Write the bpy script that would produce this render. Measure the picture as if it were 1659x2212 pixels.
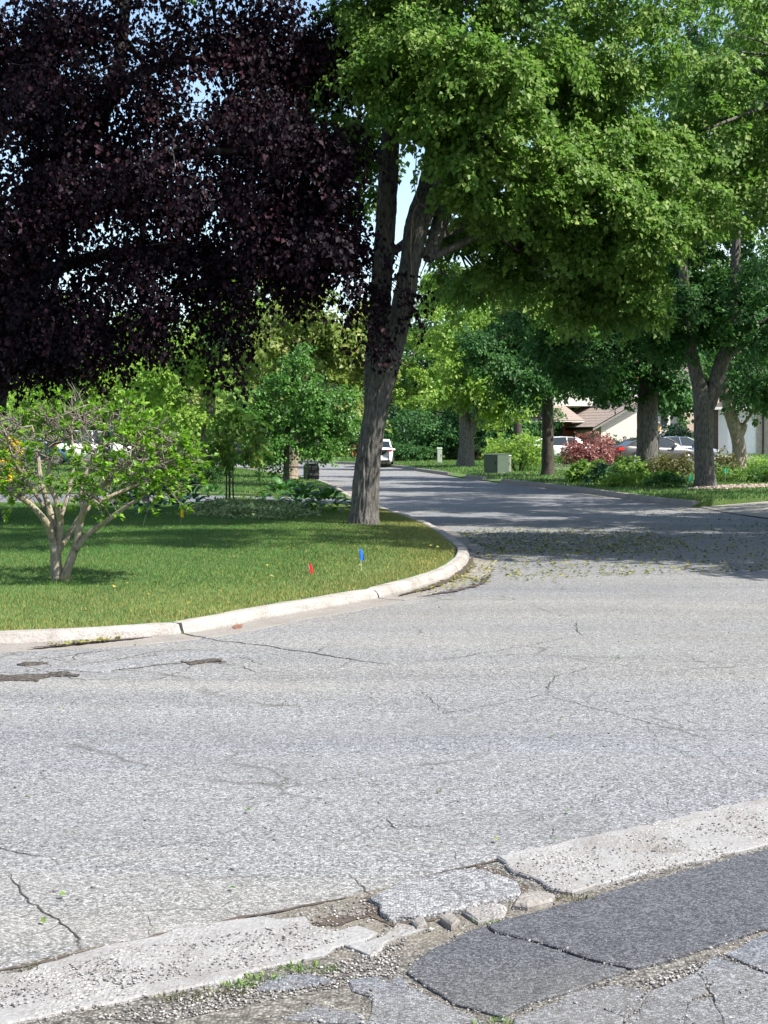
import bpy, bmesh, math, random
import numpy as np
from mathutils import Vector, Matrix, noise
from mathutils.geometry import delaunay_2d_cdt

S = bpy.context.scene
for o in list(bpy.data.objects):
    bpy.data.objects.remove(o)
random.seed(7)
R = np.random.default_rng(11)
PI = math.pi

# ------------------------------------------------------------------ camera, sky, sun, exposure
EYE, F, HZ = 1.6, 3325.0, 948.0          # eye height, focal length and horizon row in a 1659 x 2212 picture
cam = bpy.data.cameras.new('camera')
cam.sensor_fit = 'VERTICAL'; cam.sensor_height = 24; cam.lens = 24 * F / 2212
cam.shift_y = -(1106 - HZ) / 2212
cam.clip_start = 0.1; cam.clip_end = 3000
cam_o = bpy.data.objects.new('camera', cam); S.collection.objects.link(cam_o)
cam_o.location = (0, 0, EYE); cam_o.rotation_euler = (PI / 2, 0, 0)
S.camera = cam_o

SUN_EL = math.radians(51)
sx, sy = 0.90, -0.43                     # horizontal direction towards the sun: right, a little behind the camera
SUN_AZ = math.atan2(sx, sy)
W = bpy.data.worlds.new('World'); S.world = W; W.use_nodes = True
wn, wl = W.node_tree.nodes, W.node_tree.links
bg = wn['Background']; bg.inputs['Strength'].default_value = 0.11
sky = wn.new('ShaderNodeTexSky'); sky.sky_type = 'NISHITA'; sky.sun_disc = False
sky.sun_elevation = SUN_EL; sky.sun_rotation = SUN_AZ; sky.air_density = 1.0; sky.dust_density = 0.6
tc = wn.new('ShaderNodeTexCoord')
cn = wn.new('ShaderNodeTexNoise'); cn.inputs['Scale'].default_value = 3.2; cn.inputs['Detail'].default_value = 7
cr = wn.new('ShaderNodeValToRGB'); cr.color_ramp.elements[0].position = 0.54; cr.color_ramp.elements[1].position = 0.70
mx = wn.new('ShaderNodeMix'); mx.data_type = 'RGBA'
mx.inputs[7].default_value = (7.5, 7.8, 8.2, 1)
mp = wn.new('ShaderNodeMapping'); mp.inputs['Scale'].default_value = (1, 1, 2.2); mp.inputs['Location'].default_value = (0.35, 0.1, 0.2)
wl.new(tc.outputs['Generated'], mp.inputs[0]); wl.new(mp.outputs[0], cn.inputs['Vector'])
wl.new(cn.outputs[0], cr.inputs[0]); wl.new(cr.outputs[0], mx.inputs[0])
wl.new(sky.outputs[0], mx.inputs[6]); wl.new(mx.outputs[2], bg.inputs[0])
sun = bpy.data.lights.new('sun', 'SUN'); sun.energy = 5.0; sun.angle = math.radians(0.53); sun.color = (1, 0.95, 0.86)
sun_o = bpy.data.objects.new('sun', sun); S.collection.objects.link(sun_o)
sd = Vector((sx, sy, 0)).normalized() * math.cos(SUN_EL) + Vector((0, 0, math.sin(SUN_EL)))
sun_o.rotation_euler = sd.to_track_quat('Z', 'Y').to_euler(); sun_o.location = sd * 60
S.view_settings.view_transform = 'Standard'; S.view_settings.look = 'None'
S.view_settings.gamma = 1; S.view_settings.use_curve_mapping = False
S.view_settings.exposure = 1.22
S.render.engine = 'CYCLES'
S.cycles.max_bounces = 6; S.cycles.diffuse_bounces = 3; S.cycles.transmission_bounces = 4

# ------------------------------------------------------------------ helpers
def gp(x, y, z=0.0):
    Y = F * (EYE - z) / (y - HZ)
    return Vector(((x - 830) / F * Y, Y, z))
def at(x, y, Y):
    return Vector(((x - 830) / F * Y, Y, EYE - (y - HZ) / F * Y))

ORG = {}
def wloc(o):
    return ORG.get(o.name, Vector((0, 0, 0)))
def tag(o, label=None, cat=None, group=None, kind=None):
    if label: o['label'] = label
    if cat: o['category'] = cat
    if group: o['group'] = group
    if kind: o['kind'] = kind
    return o
def empty(name, loc, label=None, cat=None, group=None, rz=0, kind=None):
    o = bpy.data.objects.new(name, None); S.collection.objects.link(o)
    o.empty_display_size = 0.2
    o.location = loc; o.rotation_euler = (0, 0, rz)
    ORG[o.name] = Vector(loc)
    return tag(o, label, cat, group, kind)
def link(name, me, parent=None, mat=None):
    o = bpy.data.objects.new(name, me); S.collection.objects.link(o)
    if parent: o.parent = parent
    if mat is not None and not me.materials: me.materials.append(mat)
    return o
def copy_tree(o, parent=None):
    c = o.copy(); S.collection.objects.link(c)
    if parent: c.parent = parent
    ORG[c.name] = wloc(o)
    for ch in [k for k in o.children]:
        copy_tree(ch, c)
    return c

class MB:
    def __init__(self):
        self.v, self.f = [], []
    def add(self, v, f):
        n = len(self.v)
        self.v += [tuple(p) for p in v]
        self.f += [tuple(i + n for i in q) for q in f]
        return self
    def box(self, x0, x1, y0, y1, z0, z1, M=None):
        v = [Vector(p) for p in ((x0,y0,z0),(x1,y0,z0),(x1,y1,z0),(x0,y1,z0),(x0,y0,z1),(x1,y0,z1),(x1,y1,z1),(x0,y1,z1))]
        if M is not None: v = [M @ p for p in v]
        return self.add(v, [(0,3,2,1),(4,5,6,7),(0,1,5,4),(1,2,6,5),(2,3,7,6),(3,0,4,7)])
    def prism(self, pts, M, d):
        """polygon (2D points) in the plane of M, thickened by d along its z"""
        n = len(pts)
        v = [M @ Vector((p[0], p[1], 0)) for p in pts] + [M @ Vector((p[0], p[1], d)) for p in pts]
        f = [tuple(range(n))[::-1], tuple(range(n, 2 * n))] + [(i, (i + 1) % n, n + (i + 1) % n, n + i) for i in range(n)]
        return self.add(v, f)
    def cyl(self, c, r0, r1, h, n=16, M=None):
        v = []
        for k, (r, z) in enumerate(((r0, 0), (r1, h))):
            for i in range(n):
                a = 2 * PI * i / n
                p = Vector((r * math.cos(a), r * math.sin(a), z))
                if M is not None: p = M @ p
                v.append(p + Vector(c))
        f = [(i, (i + 1) % n, n + (i + 1) % n, n + i) for i in range(n)]
        f += [tuple(range(n))[::-1], tuple(range(n, 2 * n))]
        return self.add(v, f)
    def tube(self, path, radii, seg=8, bark=0.0, step=None, seed=0, cap=True):
        P = [Vector(p) for p in path]
        # Catmull-Rom resampling
        pts, rad = [], []
        for i in range(len(P) - 1):
            p0 = P[i - 1] if i > 0 else P[i] * 2 - P[i + 1]
            p3 = P[i + 2] if i + 2 < len(P) else P[i + 1] * 2 - P[i]
            L = (P[i + 1] - P[i]).length
            n = max(1, int(L / step)) if step else 3
            for k in range(n):
                t = k / n
                a, b = P[i], P[i + 1]
                q = 0.5 * ((2 * a) + (b - p0) * t + (2 * p0 - 5 * a + 4 * b - p3) * t * t + (3 * a - p0 - 3 * b + p3) * t ** 3)
                pts.append(q); rad.append(radii[i] * (1 - t) + radii[i + 1] * t)
        pts.append(P[-1]); rad.append(radii[-1])
        n0 = len(self.v)
        t = (pts[1] - pts[0]).normalized()
        u = t.orthogonal().normalized(); s = 0
        for i, p in enumerate(pts):
            if i + 1 < len(pts): tt = (pts[i + 1] - pts[max(i - 1, 0)]).normalized()
            u = (u - tt * u.dot(tt)).normalized(); w = tt.cross(u)
            if i: s += (p - pts[i - 1]).length
            for k in range(seg):
                a = 2 * PI * k / seg; r = rad[i]
                if bark:
                    ca, sa = math.cos(a), math.sin(a)
                    q = Vector((ca * r * 26 + seed, sa * r * 26, s * 3.6))
                    d = noise.noise(q) ; e = noise.noise(Vector((ca * r * 30, sa * r * 30 + seed, s * 4.5)))
                    r += bark * (1 - abs(d) * 3.2 + e * 0.7) + rad[i] * 0.10 * noise.noise(Vector((ca * 1.2 + seed, sa * 1.2, s * 0.7)))
                self.v.append(tuple(p + (u * math.cos(a) + w * math.sin(a)) * r))
        for i in range(len(pts) - 1):
            for k in range(seg):
                a = n0 + i * seg + k; b = n0 + i * seg + (k + 1) % seg
                self.f.append((a, b, b + seg, a + seg))
        if cap:
            self.f.append(tuple(n0 + k for k in range(seg))[::-1])
            self.f.append(tuple(n0 + (len(pts) - 1) * seg + k for k in range(seg)))
        return self
    def build(self, name, mat, parent=None, local=False, smooth=False):
        off = Vector((0, 0, 0)) if (local or parent is None) else wloc(parent)
        me = bpy.data.meshes.new(name)
        v = self.v if not off.length else [(a - off.x, b - off.y, c - off.z) for a, b, c in self.v]
        me.from_pydata(v, [], self.f); me.update()
        if smooth: me.polygons.foreach_set('use_smooth', [True] * len(me.polygons))
        o = link(name, me, parent, mat)
        ORG[o.name] = off if parent else Vector((0, 0, 0))
        return o

def fast_mesh(name, V, T, attrs, mat, parent=None):
    off = wloc(parent) if parent else Vector((0, 0, 0))
    V = np.asarray(V, np.float32) - np.array(off, np.float32)
    me = bpy.data.meshes.new(name)
    k = T.shape[1]
    me.vertices.add(len(V)); me.vertices.foreach_set('co', V.ravel())
    me.loops.add(T.size); me.loops.foreach_set('vertex_index', T.astype(np.int32).ravel())
    me.polygons.add(len(T)); me.polygons.foreach_set('loop_start', np.arange(0, T.size, k, dtype=np.int32))
    for an, av in attrs.items():
        a = me.attributes.new(an, 'FLOAT', 'POINT'); a.data.foreach_set('value', np.asarray(av, np.float32))
    me.update(calc_edges=True)
    o = link(name, me, parent, mat)
    ORG[o.name] = off
    return o

def nrm(a):
    return a / np.maximum(np.linalg.norm(a, axis=1, keepdims=True), 1e-6)
def wob(p, f, s):
    x, y, z = p[:, 0] * f + s, p[:, 1] * f + 1.7 * s, p[:, 2] * f - s
    return (np.sin(x * 1.3 + 1.9 * np.sin(y * 0.9)) + np.sin(y * 1.7 + 1.4 * np.sin(z * 1.1)) + np.sin(z * 1.5 + 1.6 * np.sin(x * 1.2))) / 3

def leaf_arrays(C, A, N, L, Wd, fold=0.18):
    """kite shaped leaves folded on the midrib: centre, axis, normal, length, width"""
    A = nrm(A); Sd = nrm(np.cross(A, N)); N2 = np.cross(Sd, A)
    L = L[:, None]; Wd = Wd[:, None]
    v0 = C; v2 = C + A * L - N2 * L * 0.12
    m = C + A * L * 0.42
    v1 = m + Sd * Wd * 0.5 + N2 * Wd * fold
    v3 = m - Sd * Wd * 0.5 + N2 * Wd * fold
    n = len(C)
    V = np.stack([v0, v1, v2, v3], 1).reshape(-1, 3)
    b = np.arange(n)[:, None] * 4
    T = np.concatenate([b + np.array([[0, 1, 2]]), b + np.array([[0, 2, 3]])], 0)
    return V, T

def crown(parent, balls, mat, per=1.0, leaves=34, size=0.10, spray=0.9, droop=0.35, gap=0.0, pend=0.0, seed=1, name='crown', flat=0.75, hollow=0.55, clump=0):
    """leaf sprays through a union of ellipsoids (x, y, z, rx, ry, rz, sprays)"""
    g = np.random.default_rng(seed)
    Cs, Ds = [], []
    for (x, y, z, rx, ry, rz, n) in balls:
        n = int(n * per)
        if clump:
            m = max(3, int(n / clump)); rad = np.array([rx, ry, rz])
            d = nrm(g.normal(size=(m, 3))); c = d * (hollow + (1.0 - hollow) * g.random((m, 1))) * rad * 0.85
            j = g.integers(0, m, n); sr = np.array([0.42, 0.42, 0.20]) * (0.55 + 0.35 * min(rx, ry))
            o = g.normal(size=(n, 3)) * sr * 0.62
            o[:, 2] -= 0.45 * (o[:, 0] ** 2 + o[:, 1] ** 2) / (sr[0] * 1.2)
            p = c[j] + o + np.array([x, y, z]); d = nrm(d[j] * 0.6 + nrm(o + np.array([0, 0, .12])) * 0.8)
            Cs.append(p); Ds.append(d); continue
        d = nrm(g.normal(size=(n, 3)))
        r = (hollow ** 3 + (1 - hollow ** 3) * g.random(n)) ** (1 / 3)
        p = d * r[:, None] * np.array([rx, ry, rz]) + np.array([x, y, z])
        Cs.append(p); Ds.append(d)
    C = np.concatenate(Cs); D = np.concatenate(Ds)
    if gap:
        keep = wob(C, 1.15, seed) > -1 + gap
        C, D = C[keep], D[keep]
    n = len(C)
    ax = D * np.array([1, 1, 0.5]) + g.normal(size=(n, 3)) * 0.45
    ax[:, 2] -= droop
    if pend:
        ax = ax * (1 - pend) + np.array([0, 0, -1.0]) * pend * 1.3
    ax = nrm(ax)
    up = np.tile(np.array([0, 0, 1.0]), (n, 1)) + D * 0.5 + g.normal(size=(n, 3)) * 0.25
    sd = nrm(np.cross(ax, up)); up = np.cross(sd, ax)
    k = leaves
    t = g.random((n, k)) ; lat = (g.random((n, k)) * 2 - 1) * (1 - 0.55 * t) * 0.48 * spray; th = g.normal(size=(n, k)) * 0.10 * spray
    sl = spray * (0.6 + 0.8 * g.random(n))
    P = C[:, None, :] + ax[:, None, :] * ((t - 0.35) * sl[:, None])[:, :, None] + sd[:, None, :] * lat[:, :, None] + up[:, None, :] * th[:, :, None]
    P[:, :, 2] -= (t ** 2) * 0.22 * spray
    la = ax[:, None, :] * 0.7 + sd[:, None, :] * (lat / spray * 1.8)[:, :, None] + g.normal(size=(n, k, 3)) * 0.35
    la[:, :, 2] -= 0.28
    ln = up[:, None, :] + g.normal(size=(n, k, 3)) * (1.05 - flat)
    sz = size * (0.50 + 0.9 * g.random((n, k)) ** 1.3)
    V, T = leaf_arrays(P.reshape(-1, 3), la.reshape(-1, 3), ln.reshape(-1, 3), sz.ravel() * 1.15, sz.ravel() * 0.95)
    rnd = (np.repeat(g.random(n), k) * 0.45 + g.random(n * k) * 0.55)
    o = fast_mesh(name, V, T, {'rnd': np.repeat(rnd, 4)}, mat, parent)
    o['kind'] = 'stuff'
    return o

def inside(poly, x, y):
    r = np.zeros(len(x), bool); n = len(poly)
    for i in range(n):
        x0, y0 = poly[i][:2]; x1, y1 = poly[(i + 1) % n][:2]
        if y0 == y1: continue
        c = ((y0 > y) != (y1 > y)) & (x < (x1 - x0) * (y - y0) / (y1 - y0) + x0)
        r ^= c
    return r
def pdist(line, x, y):
    d = np.full(len(x), 1e9)
    for i in range(len(line) - 1):
        ax, ay = line[i][:2]; bx, by = line[i + 1][:2]
        l2 = (bx - ax) ** 2 + (by - ay) ** 2 + 1e-9
        t = np.clip(((x - ax) * (bx - ax) + (y - ay) * (by - ay)) / l2, 0, 1)
        d = np.minimum(d, np.hypot(x - ax - t * (bx - ax), y - ay - t * (by - ay)))
    return d
def smooth_line(pts, n=6):
    P = [Vector((p[0], p[1])) for p in pts]; out = []
    for i in range(len(P) - 1):
        p0 = P[i - 1] if i > 0 else P[i] * 2 - P[i + 1]
        p3 = P[i + 2] if i + 2 < len(P) else P[i + 1] * 2 - P[i]
        a, b = P[i], P[i + 1]
        for k in range(n):
            t = k / n
            out.append(0.5 * ((2 * a) + (b - p0) * t + (2 * p0 - 5 * a + 4 * b - p3) * t * t + (3 * a - p0 - 3 * b + p3) * t ** 3))
    out.append(P[-1]); return out

# ------------------------------------------------------------------ materials
def newmat(name):
    m = bpy.data.materials.new(name); m.use_nodes = True
    return m, m.node_tree.nodes, m.node_tree.links, m.node_tree.nodes['Principled BSDF']
def ramp(n, stops):
    r = n.new('ShaderNodeValToRGB'); e = r.color_ramp.elements
    while len(e) < len(stops): e.new(0.5)
    for i, (p, c) in enumerate(stops):
        e[i].position = p; e[i].color = (*c, 1) if len(c) == 3 else c
    return r
def noise_node(n, l, scale, detail=4, vec=None, rough=0.55):
    t = n.new('ShaderNodeTexNoise'); t.inputs['Scale'].default_value = scale; t.inputs['Detail'].default_value = detail
    t.inputs['Roughness'].default_value = rough
    if vec is not None: l.new(vec, t.inputs['Vector'])
    return t
def mixc(n, l, a, b, fac, mode='MIX'):
    m = n.new('ShaderNodeMix'); m.data_type = 'RGBA'; m.blend_type = mode
    for s, k in ((a, 6), (b, 7)):
        if isinstance(s, tuple): m.inputs[k].default_value = (*s, 1)
        else: l.new(s, m.inputs[k])
    if isinstance(fac, float): m.inputs[0].default_value = fac
    else: l.new(fac, m.inputs[0])
    return m.outputs[2]
def bump(n, l, b, h, strength=0.4, dist=0.01):
    k = n.new('ShaderNodeBump'); k.inputs['Strength'].default_value = strength; k.inputs['Distance'].default_value = dist
    l.new(h, k.inputs['Height']); l.new(k.outputs[0], b.inputs['Normal'])
def simple(name, c, rough=0.6, var=0.25, scale=8.0, metal=0.0, spec=0.4, bmp=0.0):
    m, n, l, b = newmat(name)
    t = n.new('ShaderNodeTexCoord'); q = noise_node(n, l, scale, 5, t.outputs['Object'])
    r = ramp(n, [(0.3, tuple(x * (1 - var) for x in c)), (0.7, tuple(min(1, x * (1 + var)) for x in c))])
    l.new(q.outputs[0], r.inputs[0]); l.new(r.outputs[0], b.inputs['Base Color'])
    b.inputs['Roughness'].default_value = rough; b.inputs['Metallic'].default_value = metal
    b.inputs['Specular IOR Level'].default_value = spec
    if bmp: bump(n, l, b, q.outputs[0], bmp)
    return m
def leafmat(name, stops, trans=(0.3, 0.45, 0.05), tf=0.35, rough=0.45, spec=0.35):
    m, n, l, b = newmat(name)
    a = n.new('ShaderNodeAttribute'); a.attribute_name = 'rnd'
    r = ramp(n, stops); l.new(a.outputs['Fac'], r.inputs[0]); l.new(r.outputs[0], b.inputs['Base Color'])
    b.inputs['Roughness'].default_value = rough; b.inputs['Specular IOR Level'].default_value = spec
    t = n.new('ShaderNodeBsdfTranslucent')
    tcol = mixc(n, l, r.outputs[0], trans, 0.5)
    l.new(tcol, t.inputs[0])
    s = n.new('ShaderNodeMixShader'); s.inputs[0].default_value = tf
    l.new(b.outputs[0], s.inputs[1]); l.new(t.outputs[0], s.inputs[2])
    l.new(s.outputs[0], n['Material Output'].inputs[0])
    return m

M = {}
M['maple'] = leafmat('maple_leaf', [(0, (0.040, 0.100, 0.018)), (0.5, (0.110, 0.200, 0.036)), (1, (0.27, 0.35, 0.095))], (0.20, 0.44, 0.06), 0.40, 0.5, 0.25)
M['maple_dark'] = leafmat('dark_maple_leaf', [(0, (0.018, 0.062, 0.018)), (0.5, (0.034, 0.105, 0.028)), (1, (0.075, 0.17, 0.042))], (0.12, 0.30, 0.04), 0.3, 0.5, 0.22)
M['beech'] = leafmat('copper_beech_leaf', [(0, (0.005, 0.0033, 0.0068)), (0.62, (0.012, 0.0062, 0.0115)), (1, (0.050, 0.018, 0.026))], (0.045, 0.006, 0.012), 0.10, 0.55, 0.09)
M['bright'] = leafmat('yellow_green_leaf', [(0, (0.06, 0.15, 0.022)), (0.5, (0.17, 0.30, 0.045)), (1, (0.38, 0.48, 0.11))], (0.42, 0.66, 0.09), 0.48)
M['bronze'] = leafmat('bronze_leaf', [(0, (0.05, 0.09, 0.02)), (0.5, (0.16, 0.24, 0.05)), (1, (0.42, 0.38, 0.16))], (0.42, 0.56, 0.10), 0.46)
M['magnolia'] = leafmat('fresh_green_leaf', [(0, (0.045, 0.13, 0.010)), (0.5, (0.11, 0.25, 0.016)), (1, (0.24, 0.40, 0.05))], (0.22, 0.45, 0.02), 0.42)
M['locust'] = leafmat('soft_green_leaf', [(0, (0.035, 0.11, 0.020)), (0.5, (0.07, 0.18, 0.032)), (1, (0.13, 0.26, 0.05))], (0.14, 0.38, 0.05), 0.38)
M['evergreen'] = leafmat('evergreen_leaf', [(0, (0.006, 0.022, 0.012)), (0.5, (0.014, 0.045, 0.022)), (1, (0.03, 0.08, 0.035))], (0.02, 0.06, 0.02), 0.1)
M['hosta'] = leafmat('blue_green_leaf', [(0, (0.02, 0.07, 0.045)), (0.5, (0.035, 0.10, 0.06)), (1, (0.06, 0.14, 0.08))], (0.06, 0.2, 0.06), 0.2)
M['broad'] = leafmat('broad_dark_leaf', [(0, (0.018, 0.07, 0.014)), (0.5, (0.035, 0.12, 0.02)), (1, (0.07, 0.18, 0.03))], (0.1, 0.3, 0.03), 0.25)
M['variegated'] = leafmat('variegated_leaf', [(0, (0.05, 0.12, 0.03)), (0.5, (0.15, 0.25, 0.07)), (1, (0.42, 0.47, 0.22))], (0.3, 0.4, 0.2), 0.25)
M['redmaple'] = leafmat('red_leaf', [(0, (0.09, 0.028, 0.026)), (0.5, (0.22, 0.075, 0.065)), (1, (0.40, 0.19, 0.16))], (0.35, 0.08, 0.07), 0.25)
M['yellow'] = leafmat('yellow_leaf', [(0, (0.35, 0.26, 0.01)), (0.5, (0.55, 0.42, 0.015)), (1, (0.75, 0.6, 0.05))], (0.7, 0.5, 0.02), 0.35)
M['rust'] = leafmat('rust_leaf', [(0, (0.05, 0.06, 0.015)), (0.5, (0.09, 0.10, 0.03)), (1, (0.17, 0.14, 0.06))], (0.2, 0.2, 0.04), 0.3)
M['litter'] = leafmat('fallen_leaf', [(0, (0.04, 0.07, 0.02)), (0.4, (0.11, 0.14, 0.03)), (0.75, (0.26, 0.25, 0.05)), (1, (0.34, 0.25, 0.06))], (0.3, 0.35, 0.05), 0.15)

def grassmat(name, g0, g1, dry):
    m, n, l, b = newmat(name)
    a = n.new('ShaderNodeAttribute'); a.attribute_name = 'rnd'
    d = n.new('ShaderNodeAttribute'); d.attribute_name = 'dry'
    r = ramp(n, [(0, g0), (1, g1)]); l.new(a.outputs['Fac'], r.inputs[0])
    c = mixc(n, l, r.outputs[0], dry, d.outputs['Fac'])
    l.new(c, b.inputs['Base Color']); b.inputs['Roughness'].default_value = 0.5; b.inputs['Specular IOR Level'].default_value = 0.25
    t = n.new('ShaderNodeBsdfTranslucent'); l.new(c, t.inputs[0])
    s = n.new('ShaderNodeMixShader'); s.inputs[0].default_value = 0.3
    l.new(b.outputs[0], s.inputs[1]); l.new(t.outputs[0], s.inputs[2]); l.new(s.outputs[0], n['Material Output'].inputs[0])
    return m
M['grass'] = grassmat('grass_blade', (0.022, 0.105, 0.022), (0.078, 0.205, 0.042), (0.40, 0.30, 0.10))

def lawnmat():
    m, n, l, b = newmat('lawn_soil')
    t = n.new('ShaderNodeTexCoord')
    q = noise_node(n, l, 0.9, 5, t.outputs['Object']); q2 = noise_node(n, l, 38, 3, t.outputs['Object'])
    r = ramp(n, [(0.3, (0.045, 0.10, 0.016)), (0.7, (0.10, 0.165, 0.032))]); l.new(q.outputs[0], r.inputs[0])
    r2 = ramp(n, [(0.3, (0.55, 0.55, 0.5)), (0.75, (1.25, 1.2, 1.1))]); l.new(q2.outputs[0], r2.inputs[0])
    l.new(mixc(n, l, r.outputs[0], r2.outputs[0], 1.0, 'MULTIPLY'), b.inputs['Base Color'])
    b.inputs['Roughness'].default_value = 0.9; bump(n, l, b, q2.outputs[0], 0.7, 0.03)
    return m
M['lawn'] = lawnmat()

def asphalt(name, base, light, dark, fine=125.0, tint=(0.25, 0.21, 0.16), patch=0.5, track=True, bs=0.55, hair=0.0):
    """worn asphalt: exposed stone chips, dark pores, wear bands and dusty areas"""
    m, n, l, b = newmat(name)
    t = n.new('ShaderNodeTexCoord'); co = t.outputs['Object']
    v = n.new('ShaderNodeTexVoronoi'); v.inputs['Scale'].default_value = fine; l.new(co, v.inputs['Vector'])
    sep = n.new('ShaderNodeSeparateColor'); l.new(v.outputs['Color'], sep.inputs[0])
    r = ramp(n, [(0.0, dark), (0.22, tuple(0.7 * x for x in base)), (0.5, base), (0.8, light), (1.0, tuple(min(1, 1.3 * x) for x in light))])
    l.new(sep.outputs[0], r.inputs[0])
    e = ramp(n, [(0.25, (1, 1, 1)), (0.75, (0.55, 0.55, 0.56))]); l.new(v.outputs['Distance'], e.inputs[0])
    c = mixc(n, l, r.outputs[0], e.outputs[0], 0.62, 'MULTIPLY')
    q3 = noise_node(n, l, 19, 3, co); r3 = ramp(n, [(0.35, (0.78, 0.78, 0.79)), (0.7, (1.14, 1.14, 1.14))]); l.new(q3.outputs[0], r3.inputs[0])
    c = mixc(n, l, c, r3.outputs[0], 0.8, 'MULTIPLY')
    mp = n.new('ShaderNodeMapping'); mp.inputs['Rotation'].default_value = (0, 0, math.radians(-24)); mp.inputs['Scale'].default_value = (0.22, 1.5, 1)
    l.new(co, mp.inputs[0])
    q = noise_node(n, l, 1.0, 6, mp.outputs[0]); r2 = ramp(n, [(0.3, (0.84, 0.84, 0.85)), (0.7, (1.11, 1.105, 1.09))]); l.new(q.outputs[0], r2.inputs[0])
    c = mixc(n, l, c, r2.outputs[0], 1.0 if track else 0.5, 'MULTIPLY')
    q4 = noise_node(n, l, 0.45, 7, mp.outputs[0], 0.62); r4 = ramp(n, [(0.52, (0, 0, 0)), (0.68, (patch,) * 3)]); l.new(q4.outputs[0], r4.inputs[0])
    c = mixc(n, l, c, tint, r4.outputs[0])
    if hair:
        nd = noise_node(n, l, 1.6, 4, co); vm = n.new('ShaderNodeVectorMath'); vm.operation = 'MULTIPLY_ADD'
        l.new(nd.outputs['Color'], vm.inputs[0]); vm.inputs[1].default_value = (.55, .55, 0); l.new(co, vm.inputs[2])
        for sc_, wd, lo in ((0.42, .0035, .50), (1.1, .0040, .57)):
            vd = n.new('ShaderNodeTexVoronoi'); vd.feature = 'DISTANCE_TO_EDGE'; vd.inputs['Scale'].default_value = sc_; l.new(vm.outputs[0], vd.inputs['Vector'])
            cr_ = ramp(n, [(wd * .4, (1, 1, 1)), (wd * 1.6, (0, 0, 0))]); l.new(vd.outputs['Distance'], cr_.inputs[0])
            nm = noise_node(n, l, .5 if sc_ < 1 else .33, 3, co); mk = ramp(n, [(lo, (0, 0, 0)), (lo + .08, (hair,) * 3)]); l.new(nm.outputs[0], mk.inputs[0])
            mu = n.new('ShaderNodeMath'); mu.operation = 'MULTIPLY'; l.new(cr_.outputs[0], mu.inputs[0]); l.new(mk.outputs[0], mu.inputs[1])
            c = mixc(n, l, c, (.07, .065, .06), mu.outputs[0])
        st = noise_node(n, l, .9, 6, co, .7); sr = ramp(n, [(.54, (0, 0, 0)), (.76, (.5,) * 3)]); l.new(st.outputs[0], sr.inputs[0])
        c = mixc(n, l, c, (.12, .115, .11), sr.outputs[0])
        bw = noise_node(n, l, .16, 3, mp.outputs[0]); br = ramp(n, [(.35, (.90, .93, 1.0)), (.65, (1.06, 1.04, .98))]); l.new(bw.outputs[0], br.inputs[0])
        c = mixc(n, l, c, br.outputs[0], 1.0, 'MULTIPLY')
    l.new(c, b.inputs['Base Color']); b.inputs['Roughness'].default_value = 0.85; b.inputs['Specular IOR Level'].default_value = 0.25
    inv = n.new('ShaderNodeMath'); inv.operation = 'SUBTRACT'; inv.inputs[0].default_value = 1; l.new(v.outputs['Distance'], inv.inputs[1])
    ad = n.new('ShaderNodeMath'); ad.operation = 'ADD'; l.new(inv.outputs[0], ad.inputs[0]); l.new(q3.outputs[0], ad.inputs[1])
    bump(n, l, b, ad.outputs[0], bs, 0.006)
    return m
M['road'] = asphalt('worn_asphalt', (0.185, 0.186, 0.190), (0.29, 0.292, 0.298), (0.070, 0.070, 0.075), fine=118, hair=.8, bs=.40, patch=0.28, tint=(0.24, 0.225, 0.195))
M['patch'] = asphalt('dark_asphalt', (0.078, 0.080, 0.088), (0.125, 0.129, 0.14), (0.036, 0.037, 0.04), fine=150, hair=.5, patch=0.15, tint=(0.14, 0.13, 0.12), track=False)
M['drive'] = asphalt('grey_asphalt', (0.130, 0.137, 0.153), (0.20, 0.21, 0.23), (0.06, 0.062, 0.068), fine=150, hair=.6, patch=0.2, track=False)
M['grit'] = asphalt('grit_and_dirt', (0.115, 0.108, 0.097), (0.21, 0.20, 0.18), (0.036, 0.032, 0.028), fine=90, patch=0.8, tint=(0.17, 0.15, 0.12), track=False, bs=0.9)
M['grit_dark'] = asphalt('dark_grit', (0.060, 0.052, 0.045), (0.12, 0.105, 0.09), (0.02, 0.017, 0.015), fine=60, patch=0.5, tint=(0.05, 0.036, 0.028), track=False, bs=.9)
M['patch_light'] = asphalt('pale_asphalt', (0.215, 0.217, 0.225), (0.31, 0.313, 0.322), (0.09, 0.09, 0.095), fine=105, patch=0.1, track=False, bs=0.9)

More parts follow.
